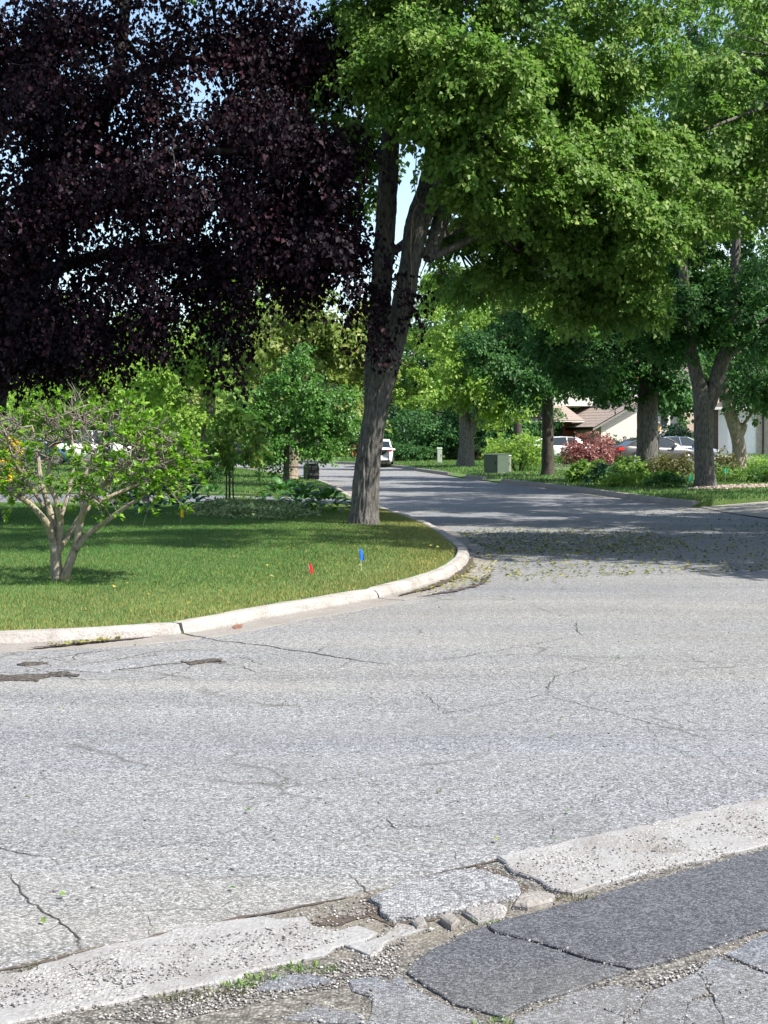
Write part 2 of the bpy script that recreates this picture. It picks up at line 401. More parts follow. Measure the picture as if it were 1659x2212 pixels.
def concrete(name, c, agg=0.5, scale=46.0, rust=0.35):
    m, n, l, b = newmat(name)
    t = n.new('ShaderNodeTexCoord'); co = t.outputs['Object']
    v = n.new('ShaderNodeTexVoronoi'); v.inputs['Scale'].default_value = scale; v.inputs['Randomness'].default_value = 1; l.new(co, v.inputs['Vector'])
    sep = n.new('ShaderNodeSeparateColor'); l.new(v.outputs['Color'], sep.inputs[0])
    st = ramp(n, [(0.0, (0.05, 0.05, 0.06)), (0.2, (0.16, 0.13, 0.11)), (0.45, (0.26, 0.245, 0.23)), (0.8, (0.42, 0.41, 0.39)), (1, (0.20, 0.18, 0.165))]); l.new(sep.outputs[0], st.inputs[0])
    mk = ramp(n, [(0.34, (1, 1, 1)), (0.52, (0, 0, 0))]); l.new(v.outputs['Distance'], mk.inputs[0])
    q = noise_node(n, l, 3.2, 6, co); pz = ramp(n, [(0.42, (0, 0, 0)), (0.60, (agg,) * 3)]); l.new(q.outputs[0], pz.inputs[0])
    f = n.new('ShaderNodeMath'); f.operation = 'MULTIPLY'; l.new(mk.outputs[0], f.inputs[0]); l.new(pz.outputs[0], f.inputs[1])
    q2 = noise_node(n, l, 60, 4, co); r2 = ramp(n, [(0.3, tuple(x * 0.78 for x in c)), (0.7, tuple(min(1, x * 1.13) for x in c))]); l.new(q2.outputs[0], r2.inputs[0])
    cc = mixc(n, l, r2.outputs[0], st.outputs[0], f.outputs[0])
    q5 = noise_node(n, l, 2.2, 8, co, 0.7); r5 = ramp(n, [(0.47, (0, 0, 0)), (0.74, (rust,) * 3)]); l.new(q5.outputs[0], r5.inputs[0])
    cc = mixc(n, l, cc, (0.125, 0.105, 0.09), r5.outputs[0])
    l.new(cc, b.inputs['Base Color']); b.inputs['Roughness'].default_value = 0.85; b.inputs['Specular IOR Level'].default_value = 0.25
    ad = n.new('ShaderNodeMath'); ad.operation = 'ADD'; l.new(f.outputs[0], ad.inputs[0]); l.new(q2.outputs[0], ad.inputs[1])
    bump(n, l, b, ad.outputs[0], 0.6, 0.008)
    return m
M['curb'] = concrete('kerb_concrete', (0.31, 0.288, 0.268), 0.5, 55, 0.7)
M['gutter'] = concrete('gutter_concrete', (0.205, 0.190, 0.175), 0.4, 50, 0.65)
M['oldcurb'] = concrete('exposed_aggregate', (0.235, 0.232, 0.23), 1.0, 70, 0.9)
M['drive_conc'] = concrete('driveway_concrete', (0.24, 0.225, 0.20), 0.2, 60, 0.2)

def barkmat(name, c0, c1, scale=9, lichen=None):
    m, n, l, b = newmat(name)
    t = n.new('ShaderNodeTexCoord')
    mp = n.new('ShaderNodeMapping'); mp.inputs['Scale'].default_value = (1, 1, 0.28); l.new(t.outputs['Object'], mp.inputs[0])
    q = noise_node(n, l, scale * 2.6, 6, mp.outputs[0], 0.65)
    r = ramp(n, [(0.32, c0), (0.62, c1)]); l.new(q.outputs[0], r.inputs[0]); c = r.outputs[0]
    if lichen:
        q2 = noise_node(n, l, 3.5, 6, t.outputs['Object'], 0.7); r2 = ramp(n, [(0.5, (0, 0, 0)), (0.66, (0.75,) * 3)]); l.new(q2.outputs[0], r2.inputs[0])
        c = mixc(n, l, c, lichen, r2.outputs[0])
    l.new(c, b.inputs['Base Color']); b.inputs['Roughness'].default_value = 0.9; b.inputs['Specular IOR Level'].default_value = 0.2
    bump(n, l, b, q.outputs[0], 0.9, 0.03)
    return m
M['bark'] = barkmat('furrowed_bark', (0.028, 0.026, 0.024), (0.150, 0.140, 0.128))
M['bark_dark'] = barkmat('dark_bark', (0.022, 0.018, 0.015), (0.085, 0.072, 0.06))
M['bark_beech'] = barkmat('beech_bark', (0.028, 0.026, 0.025), (0.060, 0.055, 0.053), 4)
M['bark_lichen'] = barkmat('lichen_bark', (0.15, 0.125, 0.092), (0.34, 0.30, 0.23), 14, (0.25, 0.22, 0.075))
M['bark_pale'] = barkmat('pale_bark', (0.11, 0.085, 0.062), (0.32, 0.26, 0.195), 8)

M['bark_twig'] = barkmat('grey_twig_bark', (0.10, 0.085, 0.07), (0.24, 0.21, 0.18), 10)
M['white'] = simple('white_paint', (0.78, 0.77, 0.74), 0.5, 0.05)
M['cream'] = simple('cream_siding', (0.66, 0.58, 0.50), 0.55, 0.06, 3)
M['palewall'] = simple('pale_siding', (0.60, 0.58, 0.54), 0.55, 0.05, 3)
M['shingle'] = simple('roof_shingle', (0.25, 0.20, 0.175), 0.9, 0.35, 14, bmp=0.6)
M['brickred'] = simple('red_brick', (0.30, 0.085, 0.055), 0.85, 0.3, 20, bmp=0.4)
M['trim'] = simple('dark_trim', (0.035, 0.022, 0.018), 0.5, 0.1)
M['reddoor'] = simple('red_brown_door', (0.18, 0.045, 0.03), 0.5, 0.15)
M['black'] = simple('black_plastic', (0.014, 0.014, 0.015), 0.42, 0.2)
M['darkmetal'] = simple('dark_metal', (0.02, 0.02, 0.024), 0.45, 0.2, metal=0.3)
M['rubber'] = simple('tyre_rubber', (0.016, 0.016, 0.017), 0.85, 0.2)
M['alloy'] = simple('alloy_rim', (0.35, 0.35, 0.37), 0.3, 0.05, metal=0.8)
M['dish'] = simple('dish_grey', (0.55, 0.56, 0.60), 0.4, 0.05)
M['cabinet'] = simple('green_cabinet', (0.060, 0.085, 0.060), 0.55, 0.12)
M['cabinet_pale'] = simple('pale_green_cabinet', (0.36, 0.40, 0.33), 0.55, 0.08)
M['fencewood'] = simple('orange_cedar', (0.42, 0.17, 0.055), 0.8, 0.35, 6)
M['fencedark'] = simple('brown_fence', (0.17, 0.085, 0.055), 0.8, 0.35, 6)
M['wire'] = simple('flag_wire', (0.55, 0.55, 0.52), 0.4, 0.1)
M['dirt'] = simple('wet_gutter_dirt', (0.060, 0.045, 0.034), 0.8, 0.45, 14, bmp=0.5)
M['crack'] = simple('crack_fill', (0.040, 0.035, 0.030), 0.95, 0.4, 20)
def stonemat(name, stops):
    m, n, l, b = newmat(name)
    a = n.new('ShaderNodeAttribute'); a.attribute_name = 'rnd'; r = ramp(n, stops); l.new(a.outputs['Fac'], r.inputs[0]); l.new(r.outputs[0], b.inputs['Base Color'])
    b.inputs['Roughness'].default_value = .85; return m
M['stone'] = stonemat('grey_stone', [(0, (.05, .05, .055)), (.3, (.13, .115, .10)), (.65, (.22, .21, .20)), (1, (.38, .37, .35))])
M['mulchstone'] = stonemat('pinkish_stone', [(0, (.12, .085, .07)), (.4, (.27, .20, .165)), (1, (.45, .37, .32))])
M['yellowplastic'] = simple('yellow_plastic', (0.75, 0.50, 0.02), 0.5, 0.1)
M['lamphead'] = simple('verdigris_metal', (0.22, 0.33, 0.34), 0.4, 0.15)
M['lampglass'] = simple('amber_glass', (0.65, 0.42, 0.20), 0.25, 0.15)
M['terracotta'] = simple('brown_leaf_patch', (0.15, 0.07, 0.048), 0.8, 0.35, 20)
def flagmat(name, c):
    m, n, l, b = newmat(name)
    b.inputs['Base Color'].default_value = (*c, 1); b.inputs['Roughness'].default_value = 0.45
    t = n.new('ShaderNodeBsdfTranslucent'); t.inputs[0].default_value = (*c, 1)
    s = n.new('ShaderNodeMixShader'); s.inputs[0].default_value = 0.35
    l.new(b.outputs[0], s.inputs[1]); l.new(t.outputs[0], s.inputs[2]); l.new(s.outputs[0], n['Material Output'].inputs[0])
    return m
M['f_red'] = flagmat('red_vinyl', (0.70, 0.012, 0.02)); M['f_blue'] = flagmat('blue_vinyl', (0.01, 0.16, 0.75))
M['f_yel'] = flagmat('yellow_vinyl', (0.80, 0.50, 0.01)); M['f_teal'] = flagmat('teal_vinyl', (0.01, 0.40, 0.28))
def carpaint(name, c, metal=0.5):
    m, n, l, b = newmat(name)
    b.inputs['Base Color'].default_value = (*c, 1); b.inputs['Metallic'].default_value = metal; b.inputs['Roughness'].default_value = 0.32
    b.inputs['Coat Weight'].default_value = 0.45; b.inputs['Coat Roughness'].default_value = 0.06
    t = n.new('ShaderNodeTexCoord'); q = noise_node(n, l, 5, 4, t.outputs['Object']); r = ramp(n, [(0.3, (0.27,) * 3), (0.7, (0.40,) * 3)])
    l.new(q.outputs[0], r.inputs[0]); l.new(r.outputs[0], b.inputs['Roughness'])
    return m
M['p_gray'] = carpaint('grey_brown_car_paint', (0.070, 0.064, 0.060), 0.3); M['p_silver'] = carpaint('silver_blue_car_paint', (0.22, 0.26, 0.33), 0.35)
M['p_white'] = carpaint('white_car_paint', (0.78, 0.78, 0.78), 0.0); M['p_navy'] = carpaint('navy_car_paint', (0.015, 0.025, 0.09), 0.2)
M['p_blue'] = carpaint('blue_car_paint', (0.03, 0.10, 0.22), 0.2); M['p_black'] = carpaint('black_car_paint', (0.02, 0.022, 0.025), 0.2)
def glassmat():
    m, n, l, b = newmat('tinted_glass')
    b.inputs['Base Color'].default_value = (0.02, 0.028, 0.032, 1); b.inputs['Roughness'].default_value = 0.04
    b.inputs['Specular IOR Level'].default_value = 0.5
    return m
M['glass'] = glassmat()
M['taillight'] = simple('red_lens', (0.55, 0.012, 0.015), 0.15, 0.1); M['headlight'] = simple('clear_lens', (0.75, 0.77, 0.8), 0.1, 0.05)

# ------------------------------------------------------------------ the lie of the land
LC = smooth_line([(-75, 3.2), (-30, 6.0), (-14, 9.0), (-6.5, 10.9), (-2.95, 11.82), (-1.65, 12.55), (-1.045, 13.62), (-0.21, 15.05), (0.08, 15.7), (0.67, 17.4), (1.0, 19.2),
                  (1.13, 20.6), (1.16, 21.7), (1.10, 23.2), (0.97, 25.7), (0.65, 29.2), (-0.08, 34.6)], 8)
L2 = smooth_line([(-0.75, 40.2), (-0.9, 41.4), (-1.47, 48.4), (-2.2, 55.4), (-3.1, 60.5), (-5.6, 72), (-10, 88), (-19, 100), (-45, 108)], 6)
RC = smooth_line([(7.2, 35.9), (6.62, 38.6), (5.8, 46.3), (5.5, 48.4), (4.2, 55.5)], 6)
RC2 = smooth_line([(3.75, 58.8), (3.25, 61.8)], 3)
RC3 = smooth_line([(2.75, 66.6), (1.7, 75), (0.9, 83), (-1.2, 93), (-6, 104), (-15, 114), (-45, 121)], 6)
LAWN1 = [tuple(p) for p in LC] + [(-2.0, 34.9), (-12, 35.2), (-75, 35.2), (-75, 5)]
LAWN2 = [tuple(p) for p in L2] + [(-75, 108), (-75, 40), (-12, 40), (-3, 39.9)]
RIGHT = [tuple(p) for p in RC] + [tuple(p) for p in RC2] + [tuple(p) for p in RC3] + [(-90, 128), (-90, 190), (90, 190), (90, 42), (30, 38.5), (9.1, 36.6), (7.6, 36.0)]
RLINE = [tuple(p) for p in list(RC) + list(RC2) + list(RC3)]
def sm(t):
    t = np.clip(t, 0, 1); return t * t * (3 - 2 * t)
def Hl(x, y):
    x = np.asarray(x, float); y = np.asarray(y, float)
    return 0.090 - 0.060 * (pdist([tuple(p) for p in LC], x, y) < 0.02) + 0.05 * sm(pdist([tuple(p) for p in LC], x, y) / 2.0) + 0.02 * np.sin(x * 0.7) * np.sin(y * 0.5) * sm(pdist([tuple(p) for p in LC], x, y) / 3)
def Hl2(x, y):
    x = np.asarray(x, float); y = np.asarray(y, float)
    return 0.092 - 0.062 * (pdist([tuple(p) for p in L2], x, y) < 0.02) + 0.14 * sm(pdist([tuple(p) for p in L2], x, y) / 4.0)
def Hr(x, y):
    x = np.asarray(x, float); y = np.asarray(y, float)
    d = pdist(RLINE, x, y)
    return 0.148 - 0.10 * (d < 0.02) + 0.07 * sm(d / 4.0) + 0.45 * sm((y - 88) / 10) * sm((x - 6) / 6)
def h1(fn, x, y):
    return float(fn(np.array([x]), np.array([y]))[0])
def hit(fn, px, py, y0=10, y1=170):
    """where the line of sight through a picture point meets a lawn"""
    for Y in np.arange(y0, y1, 0.1):
        p = at(px, py, Y)
        if p.z <= h1(fn, p.x, p.y): return p
    return at(px, py, y1)

def sheet(name, poly, hfn, mat, step, skirt=False, zoff=0.0):
    poly = [Vector((p[0], p[1])) for p in poly]
    xs = [p.x for p in poly]; ys = [p.y for p in poly]
    gx, gy = np.meshgrid(np.arange(min(xs), max(xs), step), np.arange(min(ys), max(ys), step))
    gx = gx.ravel() + R.uniform(-.2, .2, gx.size) * step; gy = gy.ravel() + R.uniform(-.2, .2, gy.size) * step
    k = inside(poly, gx, gy) & (pdist([tuple(p) for p in poly] + [tuple(poly[0])], gx, gy) > step * 0.3)
    pts = poly + [Vector((a, b)) for a, b in zip(gx[k], gy[k])]
    n = len(poly)
    v, e, f, *_ = delaunay_2d_cdt(pts, [(i, (i + 1) % n) for i in range(n)], [], 1, 1e-4)
    X = np.array([p.x for p in v]); Y = np.array([p.y for p in v]); Z = hfn(X, Y) + zoff
    V = list(zip(X, Y, Z)); Fs = [tuple(q) for q in f]; nf = len(Fs)
    if skirt:
        ec = {}
        for q in Fs:
            for i in range(len(q)):
                a, b = q[i], q[(i + 1) % len(q)]; ec.setdefault((min(a, b), max(a, b)), []).append((a, b))
        for k_, l_ in ec.items():
            if len(l_) == 1:
                a, b = l_[0]; i0 = len(V)
                V += [V[a], V[b], (V[a][0], V[a][1], -0.06), (V[b][0], V[b][1], -0.06)]; Fs.append((i0 + 1, i0, i0 + 2, i0 + 3))
    me = bpy.data.meshes.new(name); me.from_pydata(V, [], Fs); me.update()
    me.polygons.foreach_set('use_smooth', [i < nf for i in range(len(me.polygons))])
    o = link(name, me, None, mat); o['kind'] = 'structure'
    return o
flat = lambda z: (lambda X, Y: np.full(len(X), z))

# base ground to the horizon and the road surface
m = MB(); m.add([(-1500, -300, -0.08), (1500, -300, -0.08), (1500, 2500, -0.08), (-1500, 2500, -0.08)], [(0, 1, 2, 3)])
tag(m.build('ground', M['lawn']), kind='structure')
NEAR = [(-14, 3.55), (-3, 4.25)] + [tuple(gp(x, y))[:2] for x, y in ((0, 2095), (180, 2050), (560, 1985), (800, 1925), (1065, 1865), (1400, 1790), (1659, 1730))] + [(3.6, 7.9), (8, 10.2), (30, 21)]
road = sheet('road', NEAR + [(40, 22), (40, 40), (12, 45), (10, 125), (-75, 125), (-75, -3)], flat(0.0), M['road'], 6.0)
sheet('lawn', LAWN1, Hl, M['lawn'], 0.8, True)
sheet('lawn', LAWN2, Hl2, M['lawn'], 1.6, True)
sheet('lawn', RIGHT, Hr, M['lawn'], 2.0, True)
RL2 = smooth_line([(7.75, 30.2), (8.3, 27), (9.6, 23), (12.5, 19), (17, 16.8), (30, 17.5), (40, 19)], 5)
sheet('lawn', [tuple(p) for p in RL2] + [(40, 30.5), (25, 30.6)], lambda X, Y: 0.03 + 0.17 * sm(pdist([tuple(p) for p in RL2], X, Y) / 2), M['lawn'], 2.0, True)
# the driveways
sheet('driveway', [(-0.35, 34.9), (-2.0, 35.0), (-75, 35.3), (-75, 39.9), (-3, 39.8), (-0.9, 40.1)], lambda X, Y: 0.015 + 0.19 * sm(-X / 5 - 0.1), M['drive'], 1.2)
sheet('driveway', [(7.7, 30.4), (7.4, 33.0), (7.35, 35.9), (9.1, 36.5), (30, 38.4), (30, 31)], lambda X, Y: 0.012 + 0.16 * sm((X - 7.2) / 3), M['drive_conc'], 1.2)
DRV = [tuple(gp(x, y, 0.22))[:2] for x, y in ((1185, 1014), (1330, 1018), (1560, 1008), (1640, 1000), (1640, 988), (1420, 990), (1185, 1004))]
sheet('driveway', DRV, Hr, M['drive_conc'], 1.2, zoff=0.012)

# kerbs: swept blocks with gaps between them, each block a part
def curb(line, name, mat, gmat, block=3.0, side=1, start=0.0, gap=0.012, gw=0.42, breaks=(), shift=0.0, hs=1.0):
    root = empty(name, (line[0][0], line[0][1], 0), kind='structure')
    L = [0]
    for i in range(1, len(line)): L.append(L[-1] + (line[i] - line[i - 1]).length)
    def P(s):
        s = min(max(s, 0), L[-1] - 1e-4)
        i = max(k for k in range(len(L)) if L[k] <= s); i = min(i, len(line) - 2)
        t = (s - L[i]) / (L[i + 1] - L[i]); p = line[i].lerp(line[i + 1], t)
        q = (line[min(i + 2, len(line) - 1)] - line[max(i - 1, 0)]).normalized()
        return p, Vector((q.y, -q.x)) * side          # towards the road
    cuts = [0.0]; s = shift if shift else block
    while s < L[-1] - 0.5: cuts.append(s); s += block
    cuts.append(L[-1])
    # profile across: (offset towards road, height)
    prof = [(-0.15, -0.02), (-0.15, 0.094), (-0.135, 0.106), (-0.05, 0.106), (-0.02, 0.096), (-0.004, 0.072), (0.012, 0.03), (0.016, -0.02)]
    prof = [(o, z * hs if z > 0 else z) for o, z in prof]
    gprof = [(0.017, -0.02), (0.017, 0.016), (gw * 0.5, 0.007), (gw, 0.007), (gw + 0.01, -0.02)]
    for bi in range(len(cuts) - 1):
        g = gap
        a, b = cuts[bi] + g / 2, cuts[bi + 1] - g / 2
        n = max(2, int((b - a) / 0.16))
        for pr, nm, mt, amp in ((prof, 'kerb_block', mat, 0.007), (gprof, 'gutter_slab', gmat, 0.002)):
            mb = MB()
            for k in range(n + 1):
                s = a + (b - a) * k / n
                p, w = P(s)
                for j, (o, z) in enumerate(pr):
                    wr = noise.noise(Vector((s * 3.1, j * 0.9, 1.7))) + 0.6 * noise.noise(Vector((s * 9.3, j * 2.1, 5.2)))
                    edge = 0.012 if (k in (0, n) and z > 0.06 and random.random() < 0.7) else 0
                    extra = 0.05 * noise.noise(Vector((s * 1.3, 3.3, 9.1))) + 0.03 * noise.noise(Vector((s * 6, 1, 1))) if (nm == 'gutter_slab' and j >= 3) else 0
                    q = p + w * (o + wr * amp + extra)
                    mb.v.append((q.x, q.y, z + (wr * amp - edge if z > 0 else 0)))
            m_ = len(pr)
            for k in range(n):
                for j in range(m_ - 1):
                    i0 = k * m_ + j
                    mb.f.append((i0, i0 + 1, i0 + 1 + m_, i0 + m_))
            mb.f.append(tuple(range(m_))); mb.f.append(tuple(n * m_ + j for j in range(m_))[::-1])
            mb.build(nm, mt, root)
    return root
dl = 0
Lc = [0]
for i in range(1, len(LC)): Lc.append(Lc[-1] + (LC[i] - LC[i - 1]).length)
i_joint = min(range(len(LC)), key=lambda i: (LC[i] - Vector((-1.66, 12.54))).length)
curb(LC, 'curb', M['curb'], M['gutter'], 3.2, 1, gap=0.03, gw=0.30, shift=Lc[i_joint] % 3.2)
curb(L2[5:], 'curb', M['curb'], M['gutter'], 4.0, 1)
curb(RC, 'curb', M['gutter'], M['gutter'], 3.5, -1, gw=0.3, hs=1.5)
curb(RC2, 'curb', M['gutter'], M['gutter'], 3.5, -1, gw=0.3, hs=1.5)
curb(RL2, 'curb', M['gutter'], M['gutter'], 3.5, -1, gw=0.3)
curb(RC3, 'curb', M['gutter'], M['gutter'], 4.0, -1, gw=0.3, hs=1.5)

# ------------------------------------------------------------------ grass
def grass(poly, hfn, n, xr, yr, hgt, wid, dryf, edge, yb=1.0, name='grass', seed=3):
    g = np.random.default_rng(seed)
    x = g.uniform(xr[0], xr[1], n * 4); u = g.random(n * 4)
    y = yr[0] + (yr[1] - yr[0]) * u ** yb
    k = inside(poly, x, y) & (np.abs(x) < y * 0.262 + 1.0) & (pdist(edge, x, y) > 0.165 + 0.05 * g.random(n * 4)); x, y = x[k][:n], y[k][:n]
    z = hfn(x, y); n = len(x)
    C = np.stack([x, y, z - 0.004], 1)
    a = g.uniform(0, 2 * PI, n); ln = g.uniform(0.05, 0.75, n)
    pz = np.stack([x, y, z * 0], 1)
    cl = wob(pz, 2.2, 4.0) * 0.5 + wob(pz, 5.5, 9.0) * 0.5
    h = hgt * (0.55 + 0.7 * g.random(n)) * (1 + 0.25 * cl); w = wid * (0.7 + 0.6 * g.random(n)) * np.clip(y / 18, 0.8, 9)
    d = np.stack([np.cos(a), np.sin(a), np.zeros(n)], 1); b = g.uniform(0, 2 * PI, n); s = np.stack([np.cos(b), np.sin(b), np.zeros(n)], 1)
    tip = C + np.array([0, 0, 1.0]) * (h * np.sqrt(np.maximum(0.05, 1 - ln ** 2)))[:, None] + d * (h * ln)[:, None]
    V = np.stack([C - s * w[:, None] / 2, C + s * w[:, None] / 2, tip], 1).reshape(-1, 3)
    T = np.arange(n * 3).reshape(-1, 3)
    dry = np.clip(dryf(x, y) + g.normal(size=n) * 0.22, 0, 1) * (g.random(n) < 0.8)
    rnd = np.clip(0.5 + 0.28 * cl + g.normal(size=n) * 0.2, 0, 1)
    o = fast_mesh(name, V, T, {'rnd': np.repeat(rnd, 3), 'dry': np.repeat(dry, 3)}, M['grass'])
    return tag(o, kind='stuff')
lcl = [tuple(p) for p in LC]
tag(grass(LAWN1, Hl, 380000, (-9.5, 1.3), (9.5, 36), 0.038, 0.0075,
      lambda x, y: 0.72 * np.exp(-pdist(lcl, x, y) / 1.3) + 0.30 * np.clip(wob(np.stack([x, y, x * 0], 1), 0.9, 2.0), 0, 1) * np.exp(-np.maximum(y - 12, 0) / 8) + 0.04, lcl, 1.15),
    'short mown grass of the near corner lawn, browner along the kerb', 'grass')
tag(grass(LAWN2, Hl2, 60000, (-22, 0), (40, 100), 0.075, 0.011, lambda x, y: x * 0 + 0.10, [tuple(p) for p in L2], 1.6, seed=5), 'sunlit and shaded grass of the lawn behind the left driveway', 'grass')
tag(grass(RIGHT, Hr, 90000, (-3, 24), (35.9, 110), 0.075, 0.011, lambda x, y: x * 0 + 0.10, RLINE, 1.7, seed=6), 'mown grass of the lawns on the right side of the street', 'grass')

# ------------------------------------------------------------------ the broken near edge of the road
def c6(x, y): return ((0 + x * .868) * .576, (3000 + y * .868) * .576)
def c7(x, y): return ((1440 + x * .868) * .576, (2900 + y * .868) * .576)
verge = sheet('verge', [(p[0], p[1] - 0.002) for p in NEAR] + [(30, -4), (-14, -4)], flat(0.003), M['grit'], 3.0)
RIM = []
def slab(name, pts, top, mat, parent=None, jit=0.012, raw=False, bot=-0.02, rough=0.004, dens=0.06, cham=0.010):
    P = [gp(x, y) if not raw else Vector((x, y, 0)) for x, y in pts]
    b = []
    for i in range(len(P)):
        a, c = P[i], P[(i + 1) % len(P)]
        n = max(1, int((c - a).length / dens))
        for k in range(n):
            q = a.lerp(c, k / n)
            q.x += jit * (noise.noise(q * 7) + 0.7 * noise.noise(q * 21 + Vector((4, 1, 0)))); q.y += jit * (noise.noise(q * 7 + Vector((9, 3, 0))) + 0.7 * noise.noise(q * 23))
            b.append(q)
    n = len(b); cen = sum(b, Vector()) / n
    if parent is not None: RIM.extend([(q.x, q.y) for q in b])
    area = sum(b[i].x * b[(i + 1) % n].y - b[(i + 1) % n].x * b[i].y for i in range(n))
    sgn = 1 if area > 0 else -1
    inner = []
    for i in range(n):
        t = (b[(i + 1) % n] - b[i - 1]).normalized()
        inner.append(b[i] + Vector((-t.y, t.x, 0)) * sgn * cham)
    v2 = [Vector((p.x, p.y)) for p in inner]
    xs = [p.x for p in v2]; ys = [p.y for p in v2]; st = max(0.05, (max(xs) - min(xs)) / 60)
    gx, gy = np.meshgrid(np.arange(min(xs), max(xs), st), np.arange(min(ys), max(ys), st)); gx, gy = gx.ravel(), gy.ravel()
    k = inside(v2, gx, gy) & (pdist([tuple(p) for p in v2] + [tuple(v2[0])], gx, gy) > st * 0.5)
    allp = v2 + [Vector((a, c)) for a, c in zip(gx[k], gy[k])]
    v, e, f, *_ = delaunay_2d_cdt(allp, [(i, (i + 1) % n) for i in range(n)], [], 1, 1e-5)
    mb = MB()
    vv = [(p.x, p.y, top + rough * (noise.noise(Vector((p.x * 6, p.y * 6, top))) + 0.5 * noise.noise(Vector((p.x * 17, p.y * 17, 2))))) for p in v]
    mb.add(vv, [tuple(q) for q in f])
    # chamfer and sides
    n0 = len(mb.v)
    mb.v += [(p.x, p.y, top - cham * 0.8) for p in b] + [(p.x, p.y, bot) for p in b]
    for i in range(n):
        j = (i + 1) % n
        mb.f.append((i, n0 + i, n0 + j, j) if len(v) >= n else (n0 + i, n0 + j, n0 + j, n0 + i))
        mb.f.append((n0 + i, n0 + n + i, n0 + n + j, n0 + j))
    return mb.build(name, mat, parent)
edge = empty('broken_curb', gp(830, 1950), kind='structure')
slab('concrete_slab', [(1065, 1862), (1250, 1822), (1400, 1788), (1659, 1728), (1900, 1690), (1900, 1790), (1659, 1832), (1440, 1882), (1240, 1936), (1190, 1930), (1135, 1900)], 0.018, M['oldcurb'], edge, 0.032, cham=.006, rough=.007)
slab('concrete_slab', [c6(0, 770), c6(130, 750), c6(330, 680), c6(560, 625), c6(760, 575), c6(900, 545), c6(1120, 520), c6(1310, 525), c6(1330, 570), c6(1450, 585), c6(1560, 560), c6(1640, 590), c6(1500, 640), c6(1400, 690),
       c6(1180, 740), c6(960, 800), c6(700, 850), c6(420, 905), c6(150, 950), c6(-200, 1010), c6(-200, 820)], 0.014, M['oldcurb'], edge, 0.034, cham=.006, rough=.007)
slab('concrete_lump', [c6(1500, 650), c6(1650, 600), c7(60, 660), c7(170, 690), c7(40, 720), c6(1600, 700)], 0.014, M['oldcurb'], edge, 0.035, rough=0.008, cham=.005)
slab('asphalt_lump', [c7(-70, 560), c7(90, 490), c7(300, 440), c7(440, 435), c7(560, 500), c7(590, 545), c7(420, 590), c7(330, 605), c7(150, 640), c7(40, 645), c7(-60, 600)], 0.024, M['patch_light'], edge, 0.035, rough=0.006, cham=.006)
slab('concrete_lump', [c7(250, 650), c7(290, 625), c7(340, 665), c7(300, 690)], 0.030, M['gutter'], edge, 0.01, rough=0.01)
slab('concrete_lump', [c7(340, 615), c7(480, 585), c7(540, 600), c7(520, 640), c7(400, 660)], 0.022, M['oldcurb'], edge, 0.012, rough=0.01)
slab('concrete_lump', [c7(590, 545), c7(680, 525), c7(740, 545), c7(730, 575), c7(620, 600), c7(560, 590)], 0.024, M['gutter'], edge, 0.012, rough=0.01)
slab('concrete_lump', [c7(120, 660), c7(170, 640), c7(190, 675), c7(140, 690)], 0.026, M['oldcurb'], edge, 0.01, rough=0.01)
dr = empty('broken_driveway', gp(1200, 2080), kind='structure')
slab('asphalt_slab', [c7(92, 875), c7(180, 790), c7(430, 672), c7(470, 708), c7(640, 745), c7(760, 785), c7(870, 825), c7(1050, 868), c7(930, 905), c7(800, 962), c7(640, 1000), c7(510, 1068), c7(300, 1010)], 0.013, M['patch'], dr, 0.010, cham=.004)
slab('asphalt_slab', [c7(445, 668), c7(860, 560), c7(1250, 450), c7(1659, 338), c7(2000, 250), c7(2000, 560), c7(1659, 680), c7(1500, 735), c7(1250, 815), c7(1068, 860), c7(880, 815), c7(770, 776), c7(650, 736), c7(485, 702)], 0.014, M['patch'], dr, 0.010, cham=.004)
for pts in ([(1670, 705), (1478, 793), (1600, 845), (1670, 872), (1900, 900), (1900, 640)],
            [(1440, 803), (1350, 870), (1405, 925), (1432, 968), (1580, 957), (1670, 945), (1900, 950), (1900, 910), (1670, 886), (1590, 858)],
            [(1582, 968), (1436, 982), (1470, 1066), (1480, 1190), (1900, 1190), (1900, 962), (1670, 958)],
            [(1340, 880), (1150, 962), (1105, 1042), (1042, 1068), (1022, 1190), (1260, 1190), (1300, 1045), (1312, 1000), (1398, 970), (1388, 922)],
            [(1322, 1008), (1312, 1050), (1275, 1190), (1470, 1190), (1456, 1066), (1418, 984)],
            [(1000, 922), (800, 962), (765, 998), (870, 1005), (1030, 1058), (1088, 1032), (1138, 962)],
            [(745, 1010), (560, 1074), (540, 1190), (1010, 1190), (1025, 1070), (870, 1017)],
            [(72, 888), (-40, 960), (-90, 1190), (480, 1190), (430, 1085), (280, 1020), (120, 930)]):
    cx_ = sum(p[0] for p in pts) / len(pts); cy_ = sum(p[1] for p in pts) / len(pts)
    pts = [(p[0] + 5 * (1 if p[0] > cx_ else -1), p[1] + 3.5 * (1 if p[1] > cy_ else -1)) for p in pts]
    slab('asphalt_slab', [c7(*p) for p in pts], 0.010 + random.uniform(-0.003, 0.003), M['drive'], dr, 0.010, cham=0.004)
for pts in ([(1180, 775), (1330, 760), (1440, 790), (1250, 830), (1110, 835)], [(1500, 790), (1640, 770), (1760, 840), (1600, 860), (1530, 830)], [(1350, 900), (1560, 930), (1600, 980), (1240, 960)]):
    slab('asphalt_slab', [c6(*p) for p in pts], 0.009, M['drive'], dr, 0.016, cham=0.004)

